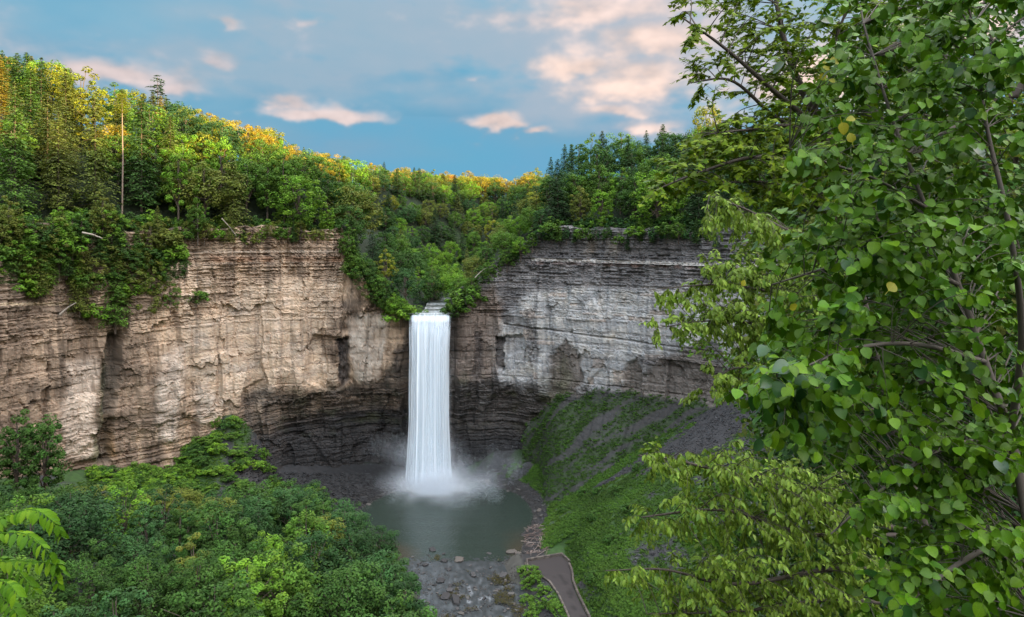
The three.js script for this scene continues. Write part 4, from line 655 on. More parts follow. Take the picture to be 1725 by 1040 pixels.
// ---------------------------------------------------------------- scree plants, stones, path, driftwood
{ // low growth on the scree and banks
  const r = mulberry(2024), L = new Leaves();
  for (let i = 0; i < 26; i++) { const a = r() * 6.28, q = Math.sqrt(r()) * 0.75, h = 0.1 + 0.5 * r() * (1 - q * 0.6), t = 0.7 + 0.6 * r(); L.add(Math.cos(a) * q, h, Math.sin(a) * q, Math.cos(a) * 0.6 + (r() - 0.5), 0.8, Math.sin(a) * 0.6 + (r() - 0.5), 0.22 + 0.14 * r(), 0.13, t, t, t * 0.9, r); }
  const spots = [], tones = [];
  for (let k = 0; k < 160000 && spots.length < 34000; k++) {
    const x = lerp(-128, 92, r()), d = lerp(142, 268, r()), e = waterEdge(x, d);
    if (e < 2.5 || rimDistance(x, d) > -1 || (x > -84 && x < -22 && d > 222)) continue;
    if (d < 200) { const [c, w] = pathAt(d); if (Math.abs(x - c) < w + 0.8) continue; }
    const g = x > -22 ? talusGreen(x, d) : leftGreen(x, d);
    if (r() > g * (x > -22 ? 1 : 0.6)) continue;
    spots.push([x, landHeight(x, d) - 0.1, d, 0.45 + 0.9 * r() * r() + (e < 24 ? 0.25 : 0)]);
    const t = 0.75 + 0.5 * clamp(0.5 + fbm(x * 0.06, d * 0.06, 77, 3) * 1.6) + 0.25 * (r() - 0.5), warm = fbm(x * 0.05, d * 0.05, 55, 2);
    tones.push([t * (1 + 0.5 * Math.max(0, warm)), t, t * 0.9]);
  }
  for (const [x, y, d] of APRON) { spots.push([x, y - 0.1, d, 0.5 + 0.8 * r() * r()]); const t = 0.6 + 0.5 * r(); tones.push([t, t, t]); }
  const inst = new THREE.InstancedMesh(L.build(), leafMat(0.055, 0.13, 0.018), spots.length), m = new THREE.Matrix4(), q = new THREE.Quaternion();
  spots.forEach(([x, y, d, s], i) => { q.setFromAxisAngle(V3(0, 1, 0), r() * 6.28); m.compose(V3(x, y, -d), q, V3(s, s * (0.6 + 0.5 * r()), s)); inst.setMatrixAt(i, m); inst.setColorAt(i, new THREE.Color().setRGB(...tones[i])); });
  inst.name = 'ground_cover'; scene.add(inst); tag(inst, 'low green plants covering the scree slopes and banks', 'plants', null, 'stuff');
}
function stoneGeo(seed, flat) {
  const g = new THREE.IcosahedronGeometry(1, 2), p = g.attributes.position, rn = mulberry(seed), a = 0.7 + 0.6 * rn();
  for (let i = 0; i < p.count; i++) { const x = p.getX(i), y = p.getY(i), z = p.getZ(i), k = 1 + 0.35 * noise(x * 1.3 + seed, y * 1.3, z * 1.3) + 0.12 * noise(x * 3.1, y * 3.1 + seed, z * 3.1), c = (v) => Math.sign(v) * Math.pow(Math.abs(v), 0.6); p.setXYZ(i, c(x) * k * a, c(y) * k * flat, c(z) * k / a); }
  g.deleteAttribute('normal'); g.deleteAttribute('uv'); return g;
}
const stones = [0, 1, 2, 3, 4, 5].map((k) => stoneGeo(40 + k, 0.32 + 0.1 * (k % 3)));
const stoneMats = [[0.06, 0.057, 0.055], [0.085, 0.078, 0.068], [0.034, 0.032, 0.031], [0.105, 0.09, 0.075]].map((c) => std({ color: new THREE.Color().setRGB(...c), roughness: 0.7, flatShading: true }));
{
  const r = mulberry(808);
  const rock = (x, d, s, v, m, label) => { const o = mesh('rock', stones[v % 6], stoneMats[m]); o.position.set(x, Math.max(0, landHeight(x, d)) + s * 0.08, -d); o.rotation.set(0.15 * (r() - 0.5), r() * 6.28, 0.2 * (r() - 0.5)); o.scale.setScalar(s); if (label) tag(o, label, 'rock'); return o; };
  for (const [px, py, s, m, label] of [[728, 927, 1.0, 2, 'small dark rock alone in the pool near its outlet'], [773, 944, 1.4, 3, 'long flat tan slab at the pool outlet'], [748, 946, 0.9, 2, 'dark rock just left of the flat tan slab'], [862, 931, 1.3, 3, 'pale slab by the right bank where the pool runs out'], [874, 935, 1.2, 3, 'pale slab beside the bank, left of the platform'],
    [750, 1006, 1.3, 2, 'dark block in the white riffle near the bottom'], [768, 1013, 1.4, 2, 'dark slab right of the riffle block'], [742, 979, 1.2, 2, 'dark rock in mid stream under the first riffle'], [797, 970, 1.0, 0, 'grey rock at the edge of the weedy island'], [848, 970, 1.2, 0, 'grey slab on the weedy island'], [716, 953, 0.8, 2, 'dark rock near the left bank just below the outlet'], [758, 995, 1.0, 0, 'grey rock between the two dark slabs']])
    { const d = F * EYE / (py - HY); rock((px - CX) / F * d, d, s, Math.floor(r() * 6), m, label); }
  const loose = [], TONE = ['grey', 'grey-brown', 'dark', 'tan'];
  for (let k = 0, n = 0; k < 4000 && n < 90; k++) { const x = lerp(-34, 10, r()), d = lerp(158, 203, r()), e = waterEdge(x, d); if (e > -0.5 || fbm(x * 0.12, d * 0.12, 9, 2) < -0.1) continue; n++; const s = 0.25 + 0.5 * r() * r(), m = n % 11 === 0 ? 3 : n % 3; loose.push([rock(x, d, s, n, m), `${s > 0.42 ? 'large' : 'small'} ${TONE[m]} shale slab in the stream, ${d > 194 ? 'at the outlet' : d > 184 ? 'upper riffle' : d > 173 ? 'middle riffle' : 'lower riffle'}`, x, 'shale slabs in the shallow stream']); }
  for (let k = 0, n = 0; k < 4000 && n < 40; k++) { const a = lerp(-0.25, 2.9, r()), q = POOL[2] + 1 + 7 * r() * r(), x = POOL[0] + Math.cos(a) * q, d = POOL[1] + Math.sin(a) * q; if (rimDistance(x, d) > -3 || Math.abs(x + 29) < 11) continue; n++; const s = 0.4 + 0.8 * r() * r(), m = n % 9 === 0 ? 3 : n % 3; loose.push([rock(x, d, s, n, m), `${s > 0.7 ? 'large' : 'small'} ${TONE[m]} fallen rock on the pool bank, ${x < -22 ? 'left' : 'right'} of the fall`, x, 'fallen rocks around the plunge pool']); }
  const ordinal = ['leftmost', 'second from left', 'third from left', 'fourth from left', 'fifth from left', 'sixth from left', 'seventh from left', 'eighth from left', 'ninth from left', 'tenth from left', 'eleventh from left', 'twelfth from left'], byLabel = new Map();
  for (const q of loose) { if (!byLabel.has(q[1])) byLabel.set(q[1], []); byLabel.get(q[1]).push(q); }
  for (const [label, list] of byLabel) list.sort((a, b) => a[2] - b[2]).forEach((q, i) => tag(q[0], list.length > 1 ? `${label}, ${ordinal[i] ?? 'rightmost'}` : label, 'rock', q[3]));
  const spots = [];
  for (let k = 0; k < 90000 && spots.length < 15000; k++) { const x = lerp(-60, 34, r()), d = lerp(150, 268, r()), e = waterEdge(x, d); if (e < (d < 203 ? -14 : -0.6) || e > 9 || rimDistance(x, d) > -2) continue; if (d < 200 && e > 0 && (x > 3 || x < -30)) continue; if (e < 0 && r() > 0.35 + 1.4 * fbm(x * 0.16, d * 0.22, 31, 3)) continue; spots.push([x, d, e]); }
  const inst = new THREE.InstancedMesh(stones[1], std({ color: new THREE.Color().setRGB(1, 1, 1), roughness: 0.75, flatShading: true }), spots.length), m = new THREE.Matrix4(), q = new THREE.Quaternion();
  spots.forEach(([x, d], i) => { const s = 0.07 + 0.20 * r() * r(); q.setFromAxisAngle(V3(r() - 0.5, 2, r() - 0.5).normalize(), r() * 6.28); m.compose(V3(x, Math.max(-0.12, landHeight(x, d)) + 0.05, -d), q, V3(s, s, s)); inst.setMatrixAt(i, m); const t = 0.022 + 0.034 * r() * (0.5 + r()); inst.setColorAt(i, new THREE.Color().setRGB(t * 1.12, t, t * 0.88)); });
  inst.name = 'pebbles'; scene.add(inst); tag(inst, 'loose shale stones strewn over the stream bed and banks', 'stones', null, 'stuff');
  // weeds on the stony island
  const weeds = []; for (let k = 0; k < 40000 && weeds.length < 1600; k++) { const x = lerp(-24, 7, r()), d = lerp(156, 202, r()), e = waterEdge(x, d), b = fbm(x * 0.16, d * 0.22, 31, 4) + 0.5 * sstep(-9, 5, x) * sstep(197, 186, d) * sstep(-1, -5, e) - 0.12; if (b < 0.08 || e > 0 || r() > b * 0.9) continue; weeds.push([x, d]); }
  const wl = new Leaves(); for (let i = 0; i < 18; i++) wl.add((r() - 0.5), 0.05 + 0.35 * r(), (r() - 0.5), r() - 0.5, 0.7, r() - 0.5, 0.25, 0.07, 0.8 + 0.4 * r(), 0.9, 0.8, r);
  const wi = new THREE.InstancedMesh(wl.build(), leafMat(0.085, 0.085, 0.03), weeds.length);
  weeds.forEach(([x, d], i) => { q.setFromAxisAngle(V3(0, 1, 0), r() * 6.28); const s = 0.25 + 0.45 * r(); m.compose(V3(x, -0.02, -d), q, V3(s, s, s)); wi.setMatrixAt(i, m); });
  wi.name = 'weeds'; scene.add(wi); tag(wi, 'brownish weeds on the stony shoal in the stream', 'plants', null, 'stuff');
}
{ // broken shale lying on the bare scree
  const r = mulberry(313), spots = [];
  for (let k = 0; k < 60000 && spots.length < 16000; k++) { const x = lerp(-110, 92, r()), d = lerp(150, 262, r()), e = waterEdge(x, d); if (e < 3 || rimDistance(x, d) > -2) continue; if (d < 200 && Math.abs(x - pathAt(d)[0]) < pathAt(d)[1] + 1) continue; if (x > -22 && talusGreen(x, d) > 0.35 + 0.5 * r()) continue; if (x <= -22 && leftGreen(x, d) > 0.4) continue; spots.push([x, d]); }
  const inst = new THREE.InstancedMesh(stones[4], std({ color: new THREE.Color().setRGB(1, 1, 1), roughness: 0.85, flatShading: true }), spots.length), m = new THREE.Matrix4(), q = new THREE.Quaternion();
  spots.forEach(([x, d], i) => { const foot = spots[i][1] > 222 && spots[i][0] < -20 && spots[i][0] > -92, s = foot ? 0.2 + 0.9 * r() * r() * r() : 0.12 + 0.4 * r() * r() * r(); q.setFromAxisAngle(V3(r() - 0.5, 1.4, r() - 0.5).normalize(), r() * 6.28); m.compose(V3(x, landHeight(x, d) + 0.12, -d), q, V3(s, s, s)); inst.setMatrixAt(i, m); const t = (0.03 + 0.05 * r() * r()) * (foot ? 0.42 : 1); inst.setColorAt(i, new THREE.Color().setRGB(t, t * 0.98, t)); });
  inst.name = 'scree_stones'; scene.add(inst); tag(inst, 'broken dark shale covering the bare scree', 'stones', null, 'stuff');
}
{ // path, platform and its dry-stone edging
  const r = mulberry(66), rows = [], n = 9, pos = [], col = [];
  const D0 = 184.6;
  for (let d = 118; d <= D0 + 0.01; d += 0.6) rows.push(d);
  rows.forEach((d) => { const [c, w] = pathAt(d); for (let i = 0; i < n; i++) { const x = c + (i / (n - 1) * 2 - 1) * w; pos.push(x, PATH_Y + 0.04 * noise(x * 0.7, d * 0.5) + 0.02 - 0.03 * Math.abs(i - 4) / 4, -d); const puddle = sstep(0.05, 0.3, fbm(x * 0.5, d * 0.22, 91, 3)), v = lerp(1, 0.55, puddle) * (0.9 + 0.2 * hash(i, Math.round(d * 10))); col.push(0.042 * v, 0.035 * v, 0.033 * v); } });
  const g = geo(pos, gridIndex(n, rows.length), col); g.computeVertexNormals();
  struct('path', g, std({ vertexColors: true, roughness: 0.62 }));
  const deck = [[4.0, 191.4], [14.2, 194.9], [16.0, 190.5], [16.2, 184.2], [9.8, 184.2], [4.2, 184.4]];
  const o = base('viewing_platform', V3(10, PATH_Y, -189)); tag(o, 'paved viewing platform with low stone parapet at the end of the path', 'platform');
  const sh = new THREE.Shape(deck.map(([x, d]) => new THREE.Vector2(x - 10, d - 189)));
  const dg = new THREE.ExtrudeGeometry(sh, { depth: 0.34, bevelEnabled: true, bevelSize: 0.04, bevelThickness: 0.04, bevelSegments: 1 }); dg.rotateX(-Math.PI / 2); dg.translate(0, -0.36, 0);
  mesh('deck', dg, std({ color: new THREE.Color().setRGB(0.042, 0.035, 0.033), roughness: 0.6 }), o);
  const stoneM = [[0.10, 0.082, 0.066], [0.075, 0.062, 0.052], [0.13, 0.11, 0.09]].map((c) => std({ color: new THREE.Color().setRGB(...c), roughness: 0.9, flatShading: true }));
  const block = stoneGeo(71, 0.75), wall = (parent, pts, h, step, off) => {        // courses of rough blocks
    for (let k = 0; k < pts.length - 1; k++) { const [x0, d0] = pts[k], [x1, d1] = pts[k + 1], len = Math.hypot(x1 - x0, d1 - d0), m = Math.max(1, Math.round(len / step)); for (let c = 0; c < h; c++) for (let i = 0; i < m; i++) { const t = (i + 0.5 + (c % 2) * 0.4 - 0.2) / m, s = mesh('stone', block, stoneM[Math.floor(r() * 3)], parent); s.position.set(lerp(x0, x1, t) - off.x, (c + 0.35) * 0.42 + off.y, -lerp(d0, d1, t) - off.z); s.rotation.set(0.1 * (r() - 0.5), Math.atan2(d1 - d0, x1 - x0) + 0.12 * (r() - 0.5), 0); s.scale.set(len / m * 0.53, 0.30 + 0.05 * r(), 0.34); } }
  };
  const par = new THREE.Group(); par.name = 'parapet'; o.add(par);
  wall(par, [[4.3, 184.4], [4.2, 191.2], [14.2, 194.7], [16.0, 190.5]], 2, 0.95, V3(10, 0, -189));
  const sup = new THREE.Group(); sup.name = 'retaining_wall'; o.add(sup);
  wall(sup, [[9.8, 183.9], [4.1, 184.1], [3.8, 191.4]], 5, 1.0, V3(10, -2.2, -189));
  const edge = (name, side, label) => { const w = base(name, V3(0, PATH_Y, -170)); tag(w, label, 'wall'); const pts = []; for (let d = 150; d <= (side > 0 ? 190 : 183.5); d += 3) { const [c, q] = pathAt(d); pts.push([c + side * (q + 0.4), d]); } wall(w, pts, side > 0 ? 2 : 1, 0.9, V3(0, -0.1, -170)); };
  edge('stone_wall', 1, 'dry stone wall along the uphill side of the path');
  edge('stone_wall', -1, 'row of edging stones on the stream side of the path');
  const dw = base('driftwood_pile', at(903, 892, 207)); dw.position.y = 1.2; tag(dw, 'heap of brown driftwood on the bank right of the pool', 'driftwood');
  const wood = [[0.17, 0.12, 0.1], [0.12, 0.085, 0.07], [0.26, 0.21, 0.18]].map((c) => std({ color: new THREE.Color().setRGB(...c) }));
  for (let k = 0; k < 130; k++) { const x = (r() - 0.5) * 6 + 0, d = (r() - 0.5) * 24, X = dw.position.x + x, Dd = 207 + d + 1, a = r() * 6.28, l = 0.8 + 2 * r() * r(), y = Math.max(0.1, landHeight(X, Dd)) - dw.position.y + 0.12 + 0.3 * r(), v = V3(Math.cos(a) * l, (r() - 0.5) * 0.5, Math.sin(a) * l), c = V3(x, y, -d - 1); mesh('branch', tube([c.clone().sub(v), c.clone().add(V3(0, 0.12, 0.1)), c.clone().add(v)], 0.07 + 0.07 * r(), 0.04, 5), wood[k % 3], dw); }
}
// ---------------------------------------------------------------- foliage beside the overlook, leaf by leaf
function leafShape(len, wid, o = {}) {                                           // a blade along +z, face up +y, folded on its midrib and curled
  const rows = o.rows ?? 6, pos = [], idx = [], uv = [];
  for (let j = 0; j <= rows; j++) {
    const t = j / rows, w = wid * 0.5 * (o.outline ? o.outline(t) : Math.pow(Math.sin(Math.PI * Math.pow(t, o.bias ?? 0.72)), 0.8)), curl = -(o.curl ?? 0.18) * len * t * t, fold = (o.fold ?? 0.22) * w;
    pos.push(-w, curl + fold, t * len, 0, curl, t * len * 1.0, w, curl + fold, t * len);
    uv.push(0.5 - w / wid, t, 0.5, t, 0.5 + w / wid, t);
    if (j < rows) { const p = j * 3; idx.push(p, p + 3, p + 1, p + 1, p + 3, p + 4, p + 1, p + 4, p + 2, p + 2, p + 4, p + 5); }
  }
  if (o.stalk) { const n = pos.length / 3, s = o.stalk, w = 0.016 * len; pos.push(-w, 0.10 * s, -s, w, 0.10 * s, -s, w, 0, 0, -w, 0, 0); uv.push(0.49, 0, 0.51, 0, 0.51, 0.03, 0.49, 0.03); idx.push(n, n + 1, n + 2, n, n + 2, n + 3); }
  const g = geo(pos, idx, null, 3, uv); g.computeVertexNormals(); return g;
}
function lobedLeaf(size) {                                                       // five-lobed blade
  const p = [[0, 0], [0.16, 0.05], [0.42, -0.06], [0.30, 0.16], [0.56, 0.34], [0.27, 0.40], [0.20, 0.62], [0, 1.0], [-0.20, 0.62], [-0.27, 0.40], [-0.56, 0.34], [-0.30, 0.16], [-0.42, -0.06], [-0.16, 0.05]];
  const pos = [0, 0, 0.3 * size], idx = [], uv = [0.5, 0.3];
  for (const [x, z] of p) { pos.push(x * size, -0.16 * Math.hypot(x, z - 0.3) * size * (0.5 + Math.abs(x)), z * size); uv.push(0.5 + x, z); }
  for (let i = 1; i <= p.length; i++) idx.push(0, i % p.length + 1, i);
  const g = geo(pos, idx, null, 3, uv); g.computeVertexNormals(); return g;
}
function veinMap(base, vein, seed) {
  const c = document.createElement('canvas'); c.width = c.height = 256; const x = c.getContext('2d'), r = mulberry(seed);
  x.fillStyle = base; x.fillRect(0, 0, 256, 256);
  for (let i = 0; i < 900; i++) { x.fillStyle = `rgba(${r() < 0.5 ? '255,255,180' : '0,20,0'},${0.05 * r()})`; const s = 4 + 16 * r(); x.fillRect(r() * 256, r() * 256, s, s); }
  x.strokeStyle = vein; x.lineWidth = 5; x.beginPath(); x.moveTo(128, 0); x.lineTo(128, 256); x.stroke(); x.lineWidth = 2.2;
  for (let k = 0; k < 7; k++) for (const s of [-1, 1]) { x.beginPath(); x.moveTo(128, 20 + k * 32); x.quadraticCurveTo(128 + s * 50, 44 + k * 32, 128 + s * 118, 86 + k * 32); x.stroke(); }
  const t = new THREE.CanvasTexture(c); t.colorSpace = THREE.SRGBColorSpace; t.flipY = false; return t;
}
const veins = veinMap('#e8e8e8', '#ffffe0', 5);
const bladeMat = (r, g, b, o = {}) => new THREE.MeshPhysicalMaterial({ color: new THREE.Color().setRGB(r, g, b), map: veins, side: THREE.DoubleSide, roughness: 0.42, specularIntensity: 0.3, transmission: 0.42, thickness: 0, ...o });
const twigMat = std({ color: new THREE.Color().setRGB(0.065, 0.05, 0.038), roughness: 0.85 }), greyTwig = std({ color: new THREE.Color().setRGB(0.085, 0.07, 0.055), roughness: 0.85 });
const inPoly = (poly, x, y) => { let c = false; for (let i = 0, j = poly.length - 1; i < poly.length; j = i++) { const [xi, yi] = poly[i], [xj, yj] = poly[j]; if ((yi > y) !== (yj > y) && x < (xj - xi) * (y - yi) / (yj - yi) + xi) c = !c; } return c; };
function pathPoint(pts, t) { const n = pts.length - 1, f = Math.min(n - 1e-6, t * n), i = Math.floor(f); return pts[i].clone().lerp(pts[i + 1], f - i); }
const curve = (pts, n) => new THREE.CatmullRomCurve3(pts).getPoints(n);
// A tree from its limbs: twigs reach from the limbs to the given ends and carry leaves along their length.
function leafyTree(root, spec) {
  const r = mulberry(spec.seed), twigs = [], leaves = [], limbs = spec.limbs.map((l, i) => curve(i ? l.p : [root.position.clone(), ...l.p], 22));
  spec.limbs.forEach((l, i) => mesh(i === 0 ? 'trunk' : 'branch', tube(limbs[i].map((p) => p.clone().sub(root.position)), l.r0, l.r1, 8), spec.bark, root));
  const flat = limbs.flatMap((l) => l.map((p, i) => [p, i / l.length])), down = V3(0, -1, 0);
  for (const T of spec.ends) {
    let best = null, bd = 1e9;
    for (const [p, u] of flat) { const d = p.distanceTo(T) * (1 + 0.25 * (p.y > T.y ? 0.6 : 0)) ; if (d < bd) { bd = d; best = p; } }
    const len = best.distanceTo(T), mid = best.clone().lerp(T, 0.5).add(V3((r() - 0.5) * 0.16, 0.10 + (r() - 0.5) * 0.1, (r() - 0.5) * 0.16).multiplyScalar(len)), path = curve([best, mid, T], 8);
    const th = Math.min(spec.twig * (0.5 + 0.5 * len / spec.reach), spec.twig * 1.6);
    twigs.push(tube(path.map((p) => p.clone().sub(root.position)), th, th * 0.3, 5));
    for (let k = 0; k < spec.subs; k++) {
      const t = lerp(spec.from ?? 0.45, 1, (k + r() * 0.6) / spec.subs), a = pathPoint(path, Math.min(1, t)), main = path[8].clone().sub(path[5]).normalize();
      const dir = main.clone().multiplyScalar(spec.forward ?? 0.8).add(V3((r() - 0.5) * 2, (r() - 0.5) * (spec.flat ?? 1.2), (r() - 0.5) * 2).multiplyScalar(spec.spread ?? 0.8)).add(V3(0, -(spec.droop ?? 0.1), 0)).normalize(), L = spec.sub * (0.55 + 0.7 * r());
      const b = a.clone().addScaledVector(dir, L).add(V3(0, -(spec.sag ?? 0.1) * L, 0)), sp = curve([a, a.clone().lerp(b, 0.5).add(V3(0, 0.07 * L, 0)), b], 4);
      twigs.push(tube(sp.map((p) => p.clone().sub(root.position)), th * 0.4, th * 0.15, 3));
      for (let i = 0; i < spec.per; i++) {
        const u = (i + 0.6) / spec.per, p = pathPoint(sp, u), side = V3().crossVectors(dir, V3(0, 1, 0)).normalize().multiplyScalar(i % 2 ? 1 : -1);
        const ax = dir.clone().multiplyScalar(spec.leafForward ?? 0.5).addScaledVector(side, (spec.leafSide ?? 0.8) * (0.6 + 0.6 * r())).addScaledVector(down, (spec.leafDown ?? 0.4) * (0.4 + 1.2 * r())).add(V3(r() - 0.5, r() - 0.5, r() - 0.5).multiplyScalar(0.7)).normalize();
        const nrm = V3((r() - 0.5) * spec.turn - 0.25, spec.up ?? 0.9, (r() - 0.5) * spec.turn + 0.25).addScaledVector(V3(r() - 0.5, r() - 0.5, r() - 0.5), spec.turn * 0.6); nrm.addScaledVector(ax, -nrm.dot(ax)).normalize();
        const s = (0.62 + 0.55 * r()) * (0.8 + 0.3 * Math.sin(Math.PI * u));
        leaves.push({ p, ax, nrm, s, tone: r(), hue: r() });
      }
    }
  }
  mesh('twigs', mergeGeometries(twigs), spec.bark, root).userData.kind = 'stuff';
  const m = new THREE.Matrix4(), sx = V3(), place = (l) => { sx.crossVectors(l.nrm, l.ax); m.makeBasis(sx, l.nrm, l.ax); m.scale(V3(l.s, l.s, l.s)); m.setPosition(l.p.x - root.position.x, l.p.y - root.position.y, l.p.z - root.position.z); return m; };
  let rest = leaves;
  if (spec.single) {                                                            // the leaves that show largest, each on its own
    const vis = (l) => { const px = pxOf(l.p), py = pyOf(l.p); return px > 0 && px < PW && py > 0 && py < PH; };
    const order = leaves.filter(vis).sort((a, b) => b.s / -b.p.z - a.s / -a.p.z), chosen = new Set(order.slice(0, spec.single));
    for (const l of chosen) { const o = mesh('leaf', spec.leaf, spec.mats[Math.floor(l.tone * spec.mats.length * 0.999)], root); place(l).decompose(o.position, o.quaternion, o.scale); }
    rest = leaves.filter((l) => !chosen.has(l));
  }
  const inst = new THREE.InstancedMesh(spec.leaf, spec.mat, rest.length);
  rest.forEach((l, i) => { inst.setMatrixAt(i, place(l)); const t = 0.62 + 0.75 * l.tone, w = spec.warm * l.hue; inst.setColorAt(i, new THREE.Color().setRGB(t * (1 + w), t * (1 + 0.25 * w), t * (1 - 0.3 * w))); });
  inst.name = 'foliage'; inst.userData.kind = 'stuff'; root.add(inst);
  return leaves.length;
}
function sampleEnds(seed, poly, n, d0, d1, gap) {                                // twig ends spread through a volume of air
  const r = mulberry(seed), out = [], xs = poly.map((p) => p[0]), ys = poly.map((p) => p[1]), x0 = Math.min(...xs), x1 = Math.max(...xs), y0 = Math.min(...ys), y1 = Math.max(...ys);
  for (let k = 0; k < 60000 && out.length < n; k++) { const x = lerp(x0, x1, r()), y = lerp(y0, y1, r()); if (!inPoly(poly, x, y)) continue; const p = at(x, y, lerp(d0, d1, r())); if (out.every((q) => q.distanceTo(p) > gap)) out.push(p); }
  return out;
}
{ // tree with big round leaves hanging over the railing side, a few steps away
  const root = base('aspen_tree', at(1765, 1250, 3.6)); root.position.y = landHeight(root.position.x, 3.6) - 0.1; tag(root, 'near tree with large round green leaves filling the right edge', 'tree');
  const limbs = [{ p: [at(1762, 1180, 3.6), at(1735, 900, 3.7), at(1702, 735, 3.8), at(1660, 610, 3.9), at(1615, 480, 4.0), at(1560, 350, 4.1), at(1500, 190, 4.2), at(1455, 40, 4.3)], r0: 0.034, r1: 0.006 }, { p: [at(1702, 735, 3.8), at(1722, 560, 3.5), at(1700, 380, 3.4), at(1660, 200, 3.5), at(1640, 40, 3.6)], r0: 0.02, r1: 0.006 },
    { p: [at(1660, 610, 3.9), at(1540, 580, 3.5), at(1430, 590, 3.2), at(1310, 640, 3.0)], r0: 0.016, r1: 0.004 }, { p: [at(1702, 735, 3.8), at(1580, 760, 3.6), at(1480, 830, 3.5), at(1400, 900, 3.4)], r0: 0.016, r1: 0.004 }, { p: [at(1615, 480, 4.0), at(1500, 430, 3.7), at(1400, 450, 3.5), at(1300, 480, 3.4)], r0: 0.014, r1: 0.004 }, { p: [at(1560, 350, 4.1), at(1470, 300, 3.9), at(1380, 270, 3.8), at(1330, 250, 3.7)], r0: 0.012, r1: 0.003 },
    { p: [at(1735, 900, 3.7), at(1650, 930, 3.4), at(1560, 990, 3.2), at(1480, 1060, 3.2)], r0: 0.018, r1: 0.005 }];
  const poly = [[1400, -30], [1420, 60], [1385, 110], [1400, 190], [1330, 225], [1320, 300], [1330, 370], [1300, 420], [1285, 500], [1300, 580], [1255, 650], [1280, 720], [1390, 770], [1400, 850], [1380, 900], [1440, 960], [1430, 1060], [1760, 1060], [1760, -30]];
  const ends = [...sampleEnds(11, poly, 600, 3.0, 5.6, 0.10), ...sampleEnds(12, [[1250, 620], [1420, 590], [1480, 700], [1300, 740]], 14, 2.6, 3.0, 0.14)];
  const leaf = leafShape(0.060, 0.051, { stalk: 0.03, bias: 0.62, curl: 0.16, fold: 0.22, outline: (t) => (t < 0.86 ? Math.pow(Math.sin(Math.PI * Math.pow(t / 0.98, 0.78)), 0.62) : 0.62 * (1 - t) / 0.14 * (0.55 + 0.45 * (1 - t) / 0.14)) });
  const mats = [bladeMat(0.024, 0.090, 0.012), bladeMat(0.04, 0.13, 0.012, { specularIntensity: 0.9, roughness: 0.35 }), bladeMat(0.065, 0.18, 0.010), bladeMat(0.10, 0.25, 0.008), bladeMat(0.19, 0.36, 0.010)];
  console.log('aspen leaves ' + leafyTree(root, { seed: 21, limbs, ends, bark: greyTwig, twig: 0.004, reach: 0.9, subs: 4, sub: 0.17, per: 6, leaf, mats, mat: bladeMat(0.098, 0.245, 0.010), single: 300, warm: 0.45, turn: 1.5, up: 0.75, leafDown: 0.55, leafSide: 0.7, droop: 0.1, from: 0.35 }));
  // leaves among the green, coloured yellow as if lit from behind
  const backlitYellow = bladeMat(0.42, 0.40, 0.03), r = mulberry(3);
  for (const [x, y, s] of [[1418, 206, 1.15], [1441, 200, 0.8], [1386, 110, 0.8], [1398, 100, 0.9], [1390, 118, 0.9], [1380, 132, 0.8], [1408, 138, 0.6], [1436, 240, 0.9], [1330, 520, 0.8], [1250, 482, 0.6], [1497, 490, 1.2]]) { const o = mesh('backlit_leaf', leaf, backlitYellow, root); o.position.copy(at(x, y, 3.2)).sub(root.position); o.rotation.set(0.9 + r() * 0.8, r() * 6.28, 0.5 * (r() - 0.5)); o.scale.setScalar(s * 0.9); o.userData.label = 'leaf coloured yellow as if backlit'; }
}
